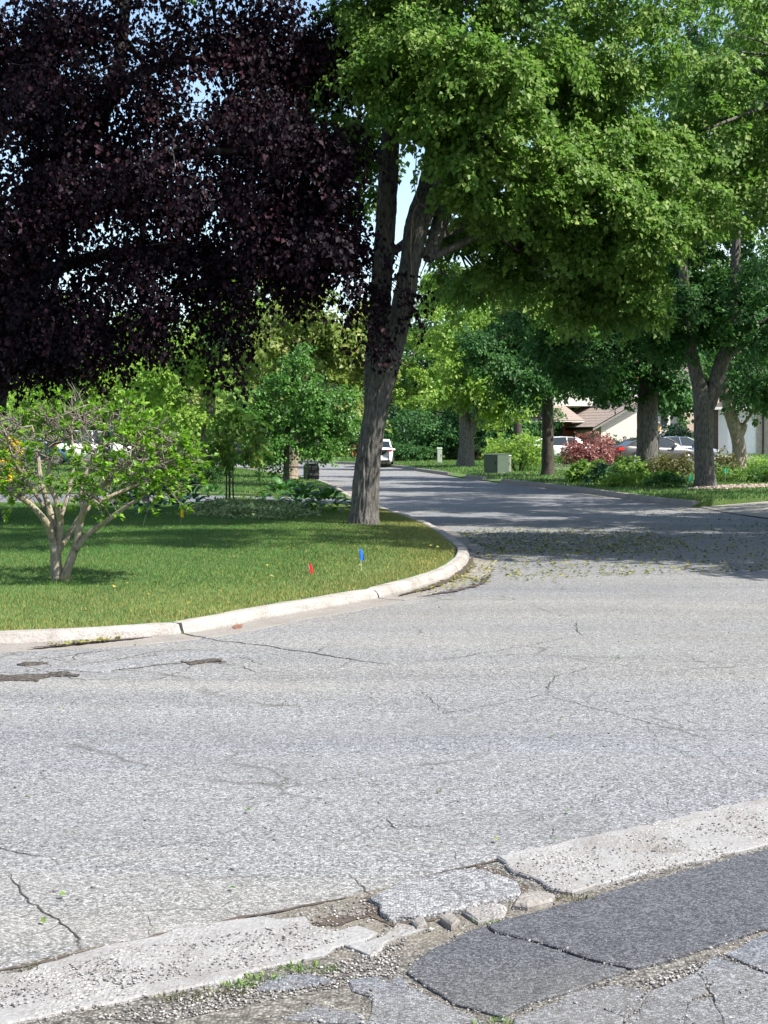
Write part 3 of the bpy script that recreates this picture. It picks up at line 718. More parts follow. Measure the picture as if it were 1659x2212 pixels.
def blob_mesh(name, seed, n=1):
    bm = bmesh.new(); bmesh.ops.create_icosphere(bm, subdivisions=1, radius=1)
    rr = random.Random(seed)
    for v in bm.verts: v.co *= rr.uniform(0.75, 1.2)
    V = np.array([v.co[:] for v in bm.verts]); T = np.array([[v.index for v in f.verts] for f in bm.faces]); bm.free()
    return V, T
BL = blob_mesh('b', 3)
def scatter(name, C, s, mat, squash=0.6, parent=None, seed=1, tilt=0.4):
    g = np.random.default_rng(seed); n = len(C); V0, T0 = BL
    a = g.uniform(0, 2 * PI, n); ca, sa = np.cos(a), np.sin(a)
    sc = np.stack([s * g.uniform(.7, 1.3, n), s * g.uniform(.7, 1.3, n), s * squash * g.uniform(.7, 1.2, n)], 1)
    P = V0[None] * sc[:, None, :]
    X = P[:, :, 0] * ca[:, None] - P[:, :, 1] * sa[:, None]; Y = P[:, :, 0] * sa[:, None] + P[:, :, 1] * ca[:, None]
    V = np.stack([X, Y, P[:, :, 2]], 2) + C[:, None, :]
    T = T0[None] + (np.arange(n) * len(V0))[:, None, None]
    o = fast_mesh(name, V.reshape(-1, 3), T.reshape(-1, 3), {'rnd': np.repeat(g.random(n), len(V0))}, mat, parent)
    return tag(o, kind='stuff')
def pxscatter(poly, n, z, seed):
    g = np.random.default_rng(seed)
    xs = [p[0] for p in poly]; ys = [p[1] for p in poly]
    x = g.uniform(min(xs), max(xs), n * 5); y = g.uniform(min(ys), max(ys), n * 5)
    k = inside(poly, x, y); x, y = x[k][:n], y[k][:n]
    Y = F * (EYE - z) / (y - HZ)
    return np.stack([(x - 830) / F * Y, Y, np.full(len(x), z)], 1)
# stones standing out of the worn concrete, loose chips along the road edge
scatter('pebbles', pxscatter([c6(0, 790), c6(560, 640), c6(1300, 530), c6(1560, 570), c6(1200, 700), c6(0, 900)], 900, 0.016, 1), R.uniform(.002, .006, 900), M['stone'], 0.55, edge, 2)
scatter('pebbles', pxscatter([c7(480, 400), c7(1000, 270), c7(1659, 130), c7(1659, 300), c7(1000, 470), c7(680, 510)], 700, 0.020, 4), R.uniform(.002, .006, 700), M['stone'], 0.55, edge, 3)
tag(scatter('loose_gravel', np.concatenate([
    pxscatter([c6(380, 940), c6(900, 830), c6(1500, 690), c7(100, 690), c7(60, 860), c6(1500, 800), c6(700, 960)], 1500, 0.006, 5),
    pxscatter([c7(90, 480), c7(440, 390), c7(660, 520), c7(560, 560), c7(420, 420)], 260, 0.006, 6),
    pxscatter([c6(1100, 540), c6(1600, 400), c6(1640, 520), c6(1320, 560)], 200, 0.008, 7),
    pxscatter([c7(-700, 40), c7(800, -60), c7(1300, 120), c7(400, 250), c7(-500, 330)], 60, 0.004, 8),
    pxscatter([c7(1060, 900), c7(1450, 790), c7(1350, 870), c7(1140, 950)], 200, 0.008, 9)]), R.uniform(.0015, .006, 2220), M['stone'], 0.7, None, 5),
    'loose grey chips and grit along the broken road edge', 'gravel')
rm = np.array(RIM); q_ = R.integers(0, len(rm), 5200); rm = rm[q_] + R.normal(size=(5200, 2)) * .016; rs_ = R.uniform(.001, .0042, 5200) * (1 + (R.random(5200) < .08))
tag(scatter('crumbled_grit', np.stack([rm[:, 0], rm[:, 1], .004 + R.random(5200) * .009], 1), rs_, M['stone'], .7, None, 15), 'crumbled grit along the joints of the broken road edge', 'gravel')
tag(scatter('loose_gravel', pxscatter([(0, 1400), (1659, 1250), (1659, 1700), (0, 2000)], 260, 0.003, 12), R.uniform(.003, .009, 260), M['stone'], 0.6, None, 6), 'few scattered stones lying on the open road', 'gravel')

# cracks and dirt on the road
def ribbon(mb, pts, w, z=0.003, jit=1.0, seed=0, px=True):
    P = [gp(x, y, z) if px else Vector((x, y, z)) for x, y in pts]
    Q = []
    for i in range(len(P) - 1):
        n = max(2, int((P[i + 1] - P[i]).length / 0.02))
        for k in range(n): Q.append(P[i].lerp(P[i + 1], k / n))
    Q.append(P[-1]); n0 = len(mb.v); N = len(Q)
    for i, q in enumerate(Q):
        t = (Q[min(i + 1, N - 1)] - Q[max(i - 1, 0)]).normalized(); s = Vector((-t.y, t.x, 0))
        o = (noise.noise(q * 5 + Vector((seed, 0, 0))) * 0.030 + noise.noise(q * 17) * 0.014 + noise.noise(q * 45) * 0.008) * jit
        ww = w * (0.45 + 1.1 * abs(noise.noise(q * 9 + Vector((0, seed, 3))))) * min(1, 0.25 + 4 * min(i, N - 1 - i) / N)
        mb.v.append(tuple(q + s * (o + ww / 2))); mb.v.append(tuple(q + s * (o - ww / 2)))
    for i in range(N - 1): mb.f.append((n0 + 2 * i, n0 + 2 * i + 1, n0 + 2 * i + 3, n0 + 2 * i + 2))
ck = MB()
for k, (pts, w) in enumerate([
    ([c6(-50, 190), c6(60, 225), c6(150, 240), c6(230, 250)], .016), ([c6(40, 310), c6(60, 350), c6(110, 410), c6(180, 460), c6(260, 520), c6(330, 590), c6(350, 655)], .020),
    ([c6(290, 255), c6(480, 225), c6(560, 207), c6(780, 180), c6(1000, 158)], .006), ([c6(270, 522), c6(400, 492), c6(600, 478), c6(800, 468), c6(960, 475), c6(1070, 500)], .008),
    ([c6(350, 415), c6(600, 390), c6(860, 345), c6(1050, 330), c6(1450, 335)], .005), ([c6(1100, 255), c6(1280, 225), c6(1440, 205), c7(-20, 225), c7(200, 230), c7(440, 175), c7(640, 160), c7(900, 130), c7(1200, 90)], .006),
    ([c6(1500, 315), c6(1560, 360), c6(1600, 400), c7(-30, 530)], .012), ([c7(20, 190), c7(35, 225), c7(70, 245)], .014), ([c7(305, 330), c7(320, 370), c7(335, 395)], .006),
    ([(392, 1372), (470, 1382), (580, 1396), (680, 1410), (760, 1424), (850, 1436)], .030), ([(850, 1436), (1000, 1418), (1150, 1392), (1240, 1372)], .010), ([(1240, 1340), (1246, 1360), (1258, 1372)], .012),
    ([(210, 1452), (310, 1440), (420, 1428), (520, 1436)], .030), ([(0, 1425), (120, 1420), (260, 1400)], .012), ([(120, 1448), (230, 1425), (330, 1415), (470, 1405)], .008), ([(60, 1440), (180, 1470), (300, 1462)], .010),
    ([(900, 1480), (960, 1540), (1180, 1500), (1400, 1560), (1600, 1610), (1659, 1620)], .007), ([(1300, 1540), (1500, 1520), (1659, 1515)], .006),
    ([(1470, 1410), (1560, 1450), (1659, 1470)], .006), ([(1120, 1300), (1220, 1330), (1400, 1310)], .006), ([(0, 1640), (200, 1600), (420, 1600)], .004), ([(900, 1200), (1100, 1230), (1300, 1215), (1659, 1230)], .02),
    ([(560, 1640), (760, 1610), (1050, 1590)], .004), ([(1500, 1600), (1580, 1660), (1659, 1690)], .006), ([(1190, 1110), (1340, 1140), (1420, 1146)], .03),
    ([(0, 1412), (90, 1418), (150, 1430), (240, 1428), (330, 1408), (400, 1404), (470, 1398)], .010), ([(90, 1418), (110, 1440), (60, 1452)], .009), ([(240, 1428), (262, 1446), (330, 1452)], .008), ([(330, 1408), (352, 1430), (400, 1438)], .008), ([(150, 1430), (170, 1412), (220, 1402)], .008),
    ([(400, 1404), (430, 1420), (520, 1418), (580, 1440)], .009), ([(520, 1436), (560, 1452), (640, 1448)], .010), ([(680, 1410), (700, 1398), (760, 1392)], .008), ([(760, 1424), (740, 1440), (700, 1450)], .007), ([(420, 1428), (400, 1450), (330, 1470), (200, 1476)], .008),
    ([c6(180, 460), c6(120, 500), c6(20, 520)], .006), ([c6(110, 410), c6(200, 400), c6(290, 420)], .005), ([c6(260, 520), c6(220, 560), c6(140, 580), c6(60, 600)], .006), ([c6(960, 475), c6(1000, 440), c6(1080, 420)], .006), ([c6(600, 478), c6(640, 520), c6(650, 590)], .006),
    ([c7(640, 160), c7(660, 200), c7(720, 230), c7(730, 290)], .006), ([c7(900, 130), c7(930, 90), c7(1010, 60)], .006), ([c7(1200, 90), c7(1240, 130), c7(1250, 190)], .006), ([(1180, 1500), (1200, 1460), (1290, 1440)], .008), ([(1400, 1560), (1420, 1600), (1500, 1640)], .008)]):
    near = pts[0][1] > 1500
    ribbon(ck, pts, w * (0.5 if near else 0.9), jit=0.8 if near else 1.2, seed=k * 3.1)
tag(ck.build('road_cracks', M['crack']), kind='structure')
dm = MB()
ribbon(dm, [c6(-60, 745), c6(100, 720), c6(330, 668), c6(700, 580), c6(1000, 520), c6(1300, 460), c6(1500, 420)], .035, 0.006, 0.6, 3)
ribbon(dm, [c7(100, 465), c7(300, 410), c7(470, 380), c7(760, 320), c7(1100, 245), c7(1400, 175), c7(1659, 110), c7(1900, 60)], .03, 0.006, 0.6, 5)
ribbon(dm, [c6(1320, 545), c6(1450, 510), c6(1600, 500)], .09, 0.0061, 1, 8)
ribbon(dm, [c7(400, 395), c7(470, 430), c7(560, 480), c7(640, 520)], .11, 0.0062, 0.8, 9)
ribbon(dm, [c7(-80, 530), c7(-40, 620), c7(60, 655), c7(280, 615)], .06, 0.0063, 0.8, 11)
tag(dm.build('edge_dirt', M['dirt']), kind='structure')
dm = MB()
ribbon(dm, [(60, 1400), (160, 1390), (260, 1381), (330, 1375)], .10, 0.021, 0.5, 2)
ribbon(dm, [(862, 1286), (930, 1268), (985, 1247), (1012, 1226), (1020, 1205)], .16, 0.021, 0.4, 4)
ribbon(dm, [(905, 1288), (985, 1275), (1035, 1262), (1062, 1240)], .10, 0.0115, 1, 6)
tag(dm.build('gutter_dirt', M['dirt']), kind='structure')
slab('gutter_lump', [(1000, 1248), (1040, 1238), (1068, 1214), (1074, 1212), (1060, 1236), (1030, 1254)], 0.022, M['gutter'], None, 0.01)['kind'] = 'structure'
slab('gutter_lump', [(1000, 1182), (1030, 1178), (1044, 1186), (1020, 1194)], 0.03, M['gutter'], None, 0.02)['kind'] = 'structure'
slab('pale_road_patch', [(128, 1447), (230, 1432), (330, 1420), (440, 1408), (520, 1414), (480, 1424), (410, 1426), (300, 1440), (215, 1452)], 0.006, M['patch_light'], None, 0.05, cham=0.003)['kind'] = 'structure'

# fallen leaves
def litter(name, C, size, label, mat='litter', seed=3, lo=0.0, hi=1.0):
    g = np.random.default_rng(seed); n = len(C)
    a = g.uniform(0, 2 * PI, n); A = np.stack([np.cos(a), np.sin(a), g.normal(size=n) * 0.15], 1)
    N = np.tile(np.array([0, 0, 1.0]), (n, 1)) + g.normal(size=(n, 3)) * 0.22
    C = C.copy(); C[:, 2] += 0.008 + g.random(n) * 0.012
    s = size * (0.6 + 0.7 * g.random(n))
    V, T = leaf_arrays(C, A, N, s, s * 0.8)
    o = fast_mesh(name, V, T, {'rnd': np.repeat(lo + (hi - lo) * g.random(n), 4)}, M[mat])
    return tag(o, label, 'fallen leaves', None, 'stuff')
litter('fallen_leaves', np.concatenate([
    pxscatter([(985, 1150), (1080, 1140), (1400, 1150), (1500, 1180), (1330, 1200), (1050, 1195)], 1900, 0.004, 21),
    pxscatter([(1010, 1170), (1090, 1175), (1060, 1260), (960, 1275), (1020, 1220)], 200, 0.010, 22),
    pxscatter([(1000, 1150), (1659, 1130), (1659, 1235), (1100, 1255)], 1700, 0.004, 25),
    pxscatter([(1300, 1110), (1500, 1100), (1659, 1130), (1659, 1145)], 150, 0.004, 26)]), 0.048, 'yellow green leaf litter strewn over the shaded road', seed=4)
litter('fallen_leaves', np.concatenate([pxscatter([(85, 1396), (200, 1385), (260, 1377), (255, 1382), (140, 1394)], 150, 0.022, 23),
    pxscatter([(880, 1283), (1010, 1235), (1050, 1250), (960, 1280)], 160, 0.022, 27)]), 0.034, 'yellow leaf bits gathered in the gutter under the kerb', seed=5, lo=0.35)
litter('fallen_leaves', pxscatter([(0, 1400), (1659, 1250), (1659, 1750), (0, 2050)], 26, 0.004, 24), 0.026, 'few green leaves dropped on the sunlit road', 'maple', seed=6)
cl = np.concatenate([pxscatter([(430, 1230), (900, 1230), (990, 1190), (830, 1150), (760, 1160), (500, 1200)], 60, 0.17, 31), pxscatter([(0, 1230), (600, 1200), (600, 1290), (0, 1350)], 22, 0.17, 32)])
litter('fallen_leaves', cl, 0.055, 'pale leaves fallen on the near corner lawn', seed=8)
for hp in ([(-30, 1462), (40, 1456), (75, 1461), (120, 1452), (180, 1456), (150, 1462), (95, 1466), (60, 1471), (-30, 1474)], [(396, 1433), (425, 1426), (450, 1425), (470, 1429), (490, 1432), (455, 1433), (430, 1436)], [(20, 1436), (70, 1432), (110, 1434), (80, 1438)]):
    slab('road_hole', hp, 0.0075, M['grit_dark'], None, 0.11, rough=.003, cham=.002, dens=.04)['kind'] = 'structure'
slab('brown_patch', [(500, 1358), (512, 1353), (526, 1353), (520, 1359), (508, 1361)], 0.017, M['terracotta'], None, 0.01, cham=0.002)['kind'] = 'structure'

# weeds growing in the broken edge
def weed(px, py, r, n, label, seed):
    p = gp(px, py, 0.012)
    g = np.random.default_rng(seed)
    a = g.uniform(0, 2 * PI, n); rr = r * np.sqrt(g.random(n))
    C = np.stack([p.x + rr * np.cos(a) * 1.5, p.y + rr * np.sin(a) * 0.7, np.full(n, 0.006)], 1)
    A = np.stack([np.cos(a) * .7, np.sin(a) * .7, 0.5 + g.random(n)], 1) + g.normal(size=(n, 3)) * 0.3
    n_ = int(n * .45); C, A, n = C[:n_], A[:n_], n_; s = g.uniform(0.007, 0.024, n)
    V, T = leaf_arrays(C, A, g.normal(size=(n, 3)), s, s * 0.28)
    root = empty('weed_tuft', p, label, 'weed', 'weeds in the broken road edge')
    o = fast_mesh('blades', V, T, {'rnd': np.repeat(g.random(n), 4)}, M['maple' if seed % 3 else 'rust'], root); o['kind'] = 'stuff'
weed(*c6(1040, 795), 0.035, 150, 'small round green weed in the crack below the left concrete strip', 1)
weed(*c6(1150, 762), 0.04, 130, 'low weed tuft left of the largest green tuft in the crack', 2)
weed(*c6(1340, 722), 0.06, 240, 'largest bright green weed tuft beside the broken asphalt', 4)
weed(*c6(770, 852), 0.05, 130, 'leftmost reddish weed tuft under the concrete strip', 3)
weed(*c6(950, 830), 0.045, 120, 'reddish weed tuft right of the leftmost one', 6)
weed(*c7(820, 538), 0.05, 150, 'brownish weed tuft at the lower left corner of the right concrete slab', 9)
weed(*c7(450, 642), 0.03, 80, 'tiny weed among the broken concrete lumps', 5)
weed(*c7(480, 1078), 0.04, 110, 'weed tuft at the bottom tip of the dark asphalt patch', 7)
weed(*c6(130, 735), 0.03, 80, 'brown weed at the far left end of the concrete strip', 12)

# ------------------------------------------------------------------ trees
def limb_pts(tree_pts):
    return tree_pts
def branchwork(mb, nodes, balls, r=0.07, seg=6, seed=2, tips=True):
    rr = random.Random(seed)
    for (x, y, z, rx, ry, rz, n) in balls:
        c = Vector((x, y, z))
        cand = [q for q in nodes if q[0].z < z + 0.4] or nodes
        b = min(cand, key=lambda q: (q[0] - c).length + 0.6 * max(0, q[0].z - z))
        p = b[0]; r0 = min(r, b[1] * 0.7)
        m1 = p.lerp(c, 0.45) + Vector((rr.uniform(-.3, .3), rr.uniform(-.3, .3), 0.18 * (c - p).length))
        mb.tube([p, m1, c], [r0, r0 * 0.65, r0 * 0.3], seg, cap=False)
        for k in range(4 if tips else 0):
            d = Vector((rr.gauss(0, 1), rr.gauss(0, 1), rr.gauss(0, .6))).normalized()
            e = c + Vector((d.x * rx, d.y * ry, d.z * rz)) * 0.85
            s = m1.lerp(c, rr.uniform(.3, 1))
            mb.tube([s, s.lerp(e, .5) + Vector((0, 0, .12)), e], [r0 * 0.35, r0 * 0.22, 0.008], 5, cap=False)

def mk_tree(name, label, base, stems, balls, lmat, bmat, cat='tree', group=None, seg=20, bark=0.012, step=0.12, brad=0.07, seed=1, cap=False, **kw):
    root = empty(name, base, label, cat, group)
    mb = MB(); nodes = []
    for i, (pts, rad) in enumerate(stems):
        mb.tube(pts, rad, seg if i == 0 else max(8, seg * 2 // 3), bark, step, seed + i * 3.3, cap)
        for p, r in zip(pts, rad):
            nodes.append((Vector(p), r))
        for a, b, ra, rb in zip(pts, pts[1:], rad, rad[1:]):
            nodes.append((Vector(a).lerp(Vector(b), .5), (ra + rb) / 2))
    mb.build('trunk', bmat, root, smooth=True)
    nodes = [q for q in nodes if q[0].z > base[2] + 0.35 * (max(p[0].z for p in nodes) - base[2])] or nodes
    bb = MB(); branchwork(bb, nodes, balls, brad, seed=seed); bb.build('branches', bmat, root, smooth=True)
    crown(root, balls, lmat, seed=seed, **kw)
    return root
def PB(lst, Y0=None):
    """crown lobes given as picture position, distance and half-sizes in metres"""
    out = []
    for (px, py, Y, rx, ry, rz, n) in lst:
        p = at(px, py, Y); out.append((p.x, p.y, p.z, rx, ry, rz, n))
    return out

# 1 the big leaning maple
Yt = 26.6
b0 = at(785, 1146, Yt); b0.z = 0.13
def tp(px, py, dy=0): return at(px, py, Yt + dy)
right_stem = [b0 + Vector((0, 0, -0.1)), tp(789, 1100), tp(796, 1000), tp(812, 890), tp(836, 790), tp(866, 680), tp(888, 560), tp(903, 480), tp(928, 400, .2), tp(940, 300, .3), tp(925, 160, .3), tp(935, -60, .4), tp(960, -350, .6)]
rs_r = [0.285, 0.225, 0.205, 0.20, 0.205, 0.175, 0.165, 0.20, 0.19, 0.16, 0.14, 0.11, 0.05]
left_stem = [tp(808, 880, .1), tp(812, 800, .25), tp(820, 700, .4), tp(828, 560, .5), tp(838, 400, .6), tp(845, 260, .6), tp(838, 100, .7), tp(800, -120, .9), tp(770, -350, 1)]
ls_r = [0.15, 0.185, 0.18, 0.17, 0.16, 0.145, 0.12, 0.09, 0.04]
fork = [tp(912, 470), tp(960, 390, -.1), tp(965, 300, -.2), tp(985, 200, -.3), tp(1050, 80, -.5), tp(1100, -100, -.8)]
rb = [tp(945, 470, .1), tp(975, 432, .1), tp(1030, 425, .3), tp(1065, 442, .4), tp(1150, 470, .6), tp(1250, 420, .8), tp(1340, 400, 1)]
stub = [tp(925, 560, -.1), tp(955, 470, .25), tp(968, 400, .4), tp(960, 330, .6)]
maple_balls = [(x, y, z, 1.7, 1.4, .8, 115) for x, y, z in ((1.5, 21.0, 8.8), (4.2, 21.0, 8.8), (2.8, 19.4, 8.9), (-1.0, 21.6, 9.2), (.5, 19.8, 9.3), (5.8, 20.8, 8.6), (4.6, 18.6, 8.6), (6.8, 22.2, 8.6), (1.6, 17.8, 8.8), (-1.2, 20.0, 8.8), (-3.0, 22.4, 9.4))] + PB([  # these leading lobes hang unseen above the frame, added to shade the lawn
    (840, 60, 25.6, 1.0, 1.2, .75, 150), (930, 110, 24.8, 1.2, 1.2, .75, 190), (1040, 140, 24.6, 1.1, 1.1, .7, 170), (850, 190, 25.2, .55, .8, .45, 70), (985, 230, 24.6, .9, .9, .55, 120),
    (1080, 260, 24.9, .75, .9, .5, 100), (1060, 350, 25.2, .6, .7, .45, 80), (1000, 330, 25.0, .45, .7, .40, 50), (1140, 60, 26, 1.1, 1.1, .8, 140), (1010, -20, 26, 1.5, 1.5, .7, 170), (860, -60, 26, 1.3, 1.4, .7, 150),
    (1210, 340, 26.4, .9, 1, .55, 120), (1290, 400, 26.8, 1.0, 1.1, .6, 140), (1370, 470, 27.3, .9, 1.1, .55, 120), (1280, 300, 27.4, 1.1, 1.2, .6, 130), (1410, 350, 28, 1.1, 1.2, .7, 140), (1480, 440, 28.4, .8, 1.1, .5, 90),
    (1150, 470, 27.5, 1.0, 1.2, .6, 120), (1230, 540, 28, 1.1, 1.2, .55, 130), (1330, 590, 28.4, .9, 1.1, .5, 110), (1370, 660, 28.6, .45, .8, .3, 45), (1110, 560, 29, .8, 1, .5, 80), (1200, 640, 29.5, 1.0, 1.2, .45, 100),
    (1320, 120, 27.6, 1.3, 1.3, .8, 160), (1180, 180, 28.5, 1.0, 1.2, .7, 90), (1330, 220, 28.2, 1.1, 1.2, .6, 110), (740, 200, 28.6, 1.2, 1.2, 1.2, 170), (780, 60, 28.8, 1.2, 1.2, 1.0, 140), (770, 360, 28.4, .5, .8, .7, 60),
    (1040, 520, 29.4, .7, 1, .7, 80), (960, 600, 30.5, .6, 1, .4, 40), (1000, 480, 28.6, .6, .8, .5, 60), (1060, 430, 25.8, .6, .7, .35, 50), (985, 400, 28.2, .45, .7, .5, 40), (1120, 400, 26, .7, .8, .45, 60), (1080, 640, 31, .9, 1, .5, 50), (880, 250, 27.2, .5, .6, .5, 40),
    (850, -280, 27, 2.2, 2.2, 1.2, 150), (1050, -330, 26.5, 2.4, 2.4, 1.2, 160), (1250, -150, 27, 2.2, 2.2, 1.2, 170), (1400, -20, 28, 1.8, 1.8, 1.0, 150), (950, -560, 27, 3, 2.6, 1.5, 130)])
mk_tree('maple_tree', 'tall leaning maple with a forked furrowed trunk on the corner lawn near the curved kerb', b0,
        [(right_stem, rs_r), (left_stem, ls_r), (fork, [.15, .15, .13, .10, .07, .03]), (rb, [.10, .085, .08, .075, .06, .04, .02]), (stub, [.10, .14, .12, .08])],
        maple_balls, M['maple'], M['bark'], seg=110, bark=0.017, step=0.045, brad=0.07, seed=3, leaves=42, size=0.082, spray=0.48, droop=0.6, gap=0.10, clump=15, hollow=.6, flat=.5)
# dry twigs hanging on the maple trunk
tw = empty('dead_vine', tp(900, 560, -.3), 'thin pale dry vine looping against the leaning maple trunk', 'vine')
mb = MB()
mb.tube([tp(882, 700, -.3), tp(890, 610, -.32), tp(888, 540, -.3), tp(892, 470, -.35), tp(905, 440, -.4), tp(925, 455, -.42), tp(930, 480, -.4)], [.010] * 6 + [.006], 5)
mb.tube([tp(905, 440, -.4), tp(896, 400, -.36), tp(900, 330, -.3), tp(890, 290, -.3)], [.009, .009, .008, .006], 5)
mb.tube([tp(892, 470, -.36), tp(898, 500, -.4), tp(922, 540, -.4)], [.008, .008, .004], 5)
mb.build('stem', M['bark_pale'], tw, smooth=True)

# 2 the copper beech
Yb = 26.5
bb0 = Vector((-7.35, 27.0, 0.14))
beech_stems = [([bb0 + Vector((.0, 0, -.1)), bb0 + Vector((.05, 0, .5)), bb0 + Vector((.2, 0, 1.6)), bb0 + Vector((.55, -.1, 3.0)), at(35, 700, 27.6), at(70, 540, 27.6), at(120, 420, 27.6), at(190, 300, 27.6), at(250, 180, 27.4), at(270, 20, 27.4), at(300, -200, 27.4)],
                [.75, .52, .44, .38, .32, .24, .20, .16, .13, .10, .05]),
               ([bb0 + Vector((.2, 0, 1.6)), bb0 + Vector((-.4, .2, 4)), bb0 + Vector((-.8, .3, 8)), bb0 + Vector((-1, .3, 12))], [.36, .32, .22, .08]),
               ([at(40, 680, 27.6), at(-20, 500, 27.4), at(-60, 350, 26.8), at(60, 250, 25), at(200, 160, 24.8)], [.2, .16, .12, .07, .03]),
               ([at(100, 450, 27.6), at(260, 380, 26.8), at(430, 330, 25.2), at(600, 330, 25), at(720, 380, 25)], [.13, .10, .08, .05, .02]),
               ([at(250, 180, 27.4), at(400, 130, 27.0), at(560, 160, 26.8), at(680, 230, 25.3)], [.10, .08, .05, .02]),
               ([at(50, 620, 26.5), at(180, 560, 27.4), at(330, 540, 26.8), at(500, 560, 25.3)], [.12, .10, .07, .03])]
beech_balls = PB([
    (-20, 60, 25, 1.3, 1.4, .9, 110), (110, 30, 24.8, 1.1, 1.2, .7, 80), (100, 180, 24.8, 1.1, 1.2, .7, 90), (40, 230, 24.6, .9, 1.1, .6, 70), (120, 380, 24.6, .9, 1.0, .6, 80), (320, 170, 24.8, .9, 1.1, .6, 70), (-30, 440, 24.6, 1.0, 1.2, .8, 80), (300, 350, 24.7, .8, 1, .5, 50),
    (60, 120, 25.2, 1.5, 1.6, .9, 130), (250, 60, 26, 1.6, 1.6, .8, 120), (430, 80, 25.8, 1.4, 1.5, .9, 120), (570, 130, 25.4, 1.2, 1.4, .8, 120), (30, 330, 25.0, 1.4, 1.6, .9, 110), (190, 250, 25.0, 1.4, 1.5, .8, 130),
    (350, 280, 25.4, 1.3, 1.4, .8, 95), (500, 240, 25.2, 1.2, 1.3, .7, 130), (620, 260, 25, 1.0, 1.3, .6, 140), (690, 310, 24.8, .7, 1.1, .55, 110), (715, 400, 24.9, .45, 1, .6, 85),
    (640, 400, 25.1, 1.0, 1.3, .8, 170), (520, 400, 25.3, 1.1, 1.4, .8, 160), (380, 430, 25.4, 1.2, 1.4, .8, 120), (230, 420, 25.2, 1.2, 1.5, .8, 110), (90, 490, 25.2, 1.3, 1.6, .9, 120),
    (-30, 600, 25.4, 1.2, 1.6, .9, 120), (130, 640, 25.6, 1.2, 1.6, .8, 120), (280, 590, 25.4, 1.2, 1.4, .8, 130), (420, 560, 25.3, 1.1, 1.4, .7, 130), (560, 500, 25.1, 1.0, 1.3, .6, 120), (670, 510, 25, .8, 1.2, .5, 120),
    (740, 530, 24.9, .45, 1, .6, 80), (650, 590, 25, .7, 1.1, .3, 50), (800, 620, 25.2, .14, .4, .35, 20), (868, 625, 25.6, .16, .25, .10, 9), (812, 720, 25.6, .12, .3, .25, 11), (495, 640, 25.3, .4, .8, .5, 34),
    (370, 660, 25.3, .9, 1.2, .4, 60), (230, 690, 25.5, 1.0, 1.3, .45, 85), (100, 730, 25.6, 1.1, 1.5, .5, 110), (-20, 720, 25.4, 1.0, 1.5, .7, 100), (320, 720, 25.2, .5, .9, .25, 24), (485, 745, 25.2, .16, .5, .38, 18), (230, 760, 25.2, .5, .8, .2, 18),
    (0, -80, 26, 2, 2, 1, 70), (250, -120, 26, 2.2, 2, 1, 110), (480, -80, 26, 1.8, 1.8, 1, 110), (620, 20, 25.8, 1.2, 1.5, .8, 100), (690, 110, 25.6, .8, 1.2, .8, 75), (-200, 200, 26, 2, 2.4, 2, 80), (-250, 600, 26, 1.8, 2.2, 1.8, 80), (-100, -300, 27, 3, 3, 1.6, 110), (200, -400, 27, 3, 3, 1.6, 130), (420, -330, 25, 2.4, 2.2, 1.4, 130), (600, -250, 24.5, 2.0, 2.0, 1.2, 120), (250, -520, 23.5, 2.4, 2.2, 1.2, 110), (480, -560, 23, 2.4, 2.2, 1.2, 110)])
mk_tree('copper_beech', 'large dark purple leaved beech filling the upper left of the picture', bb0, beech_stems, beech_balls, M['beech'], M['bark_beech'],
        seg=28, bark=0.006, step=0.2, brad=0.06, seed=5, leaves=32, per=0.74, size=0.078, spray=0.62, droop=0.6, pend=0.55, gap=0.20, flat=0.35, hollow=0.15, clump=7)

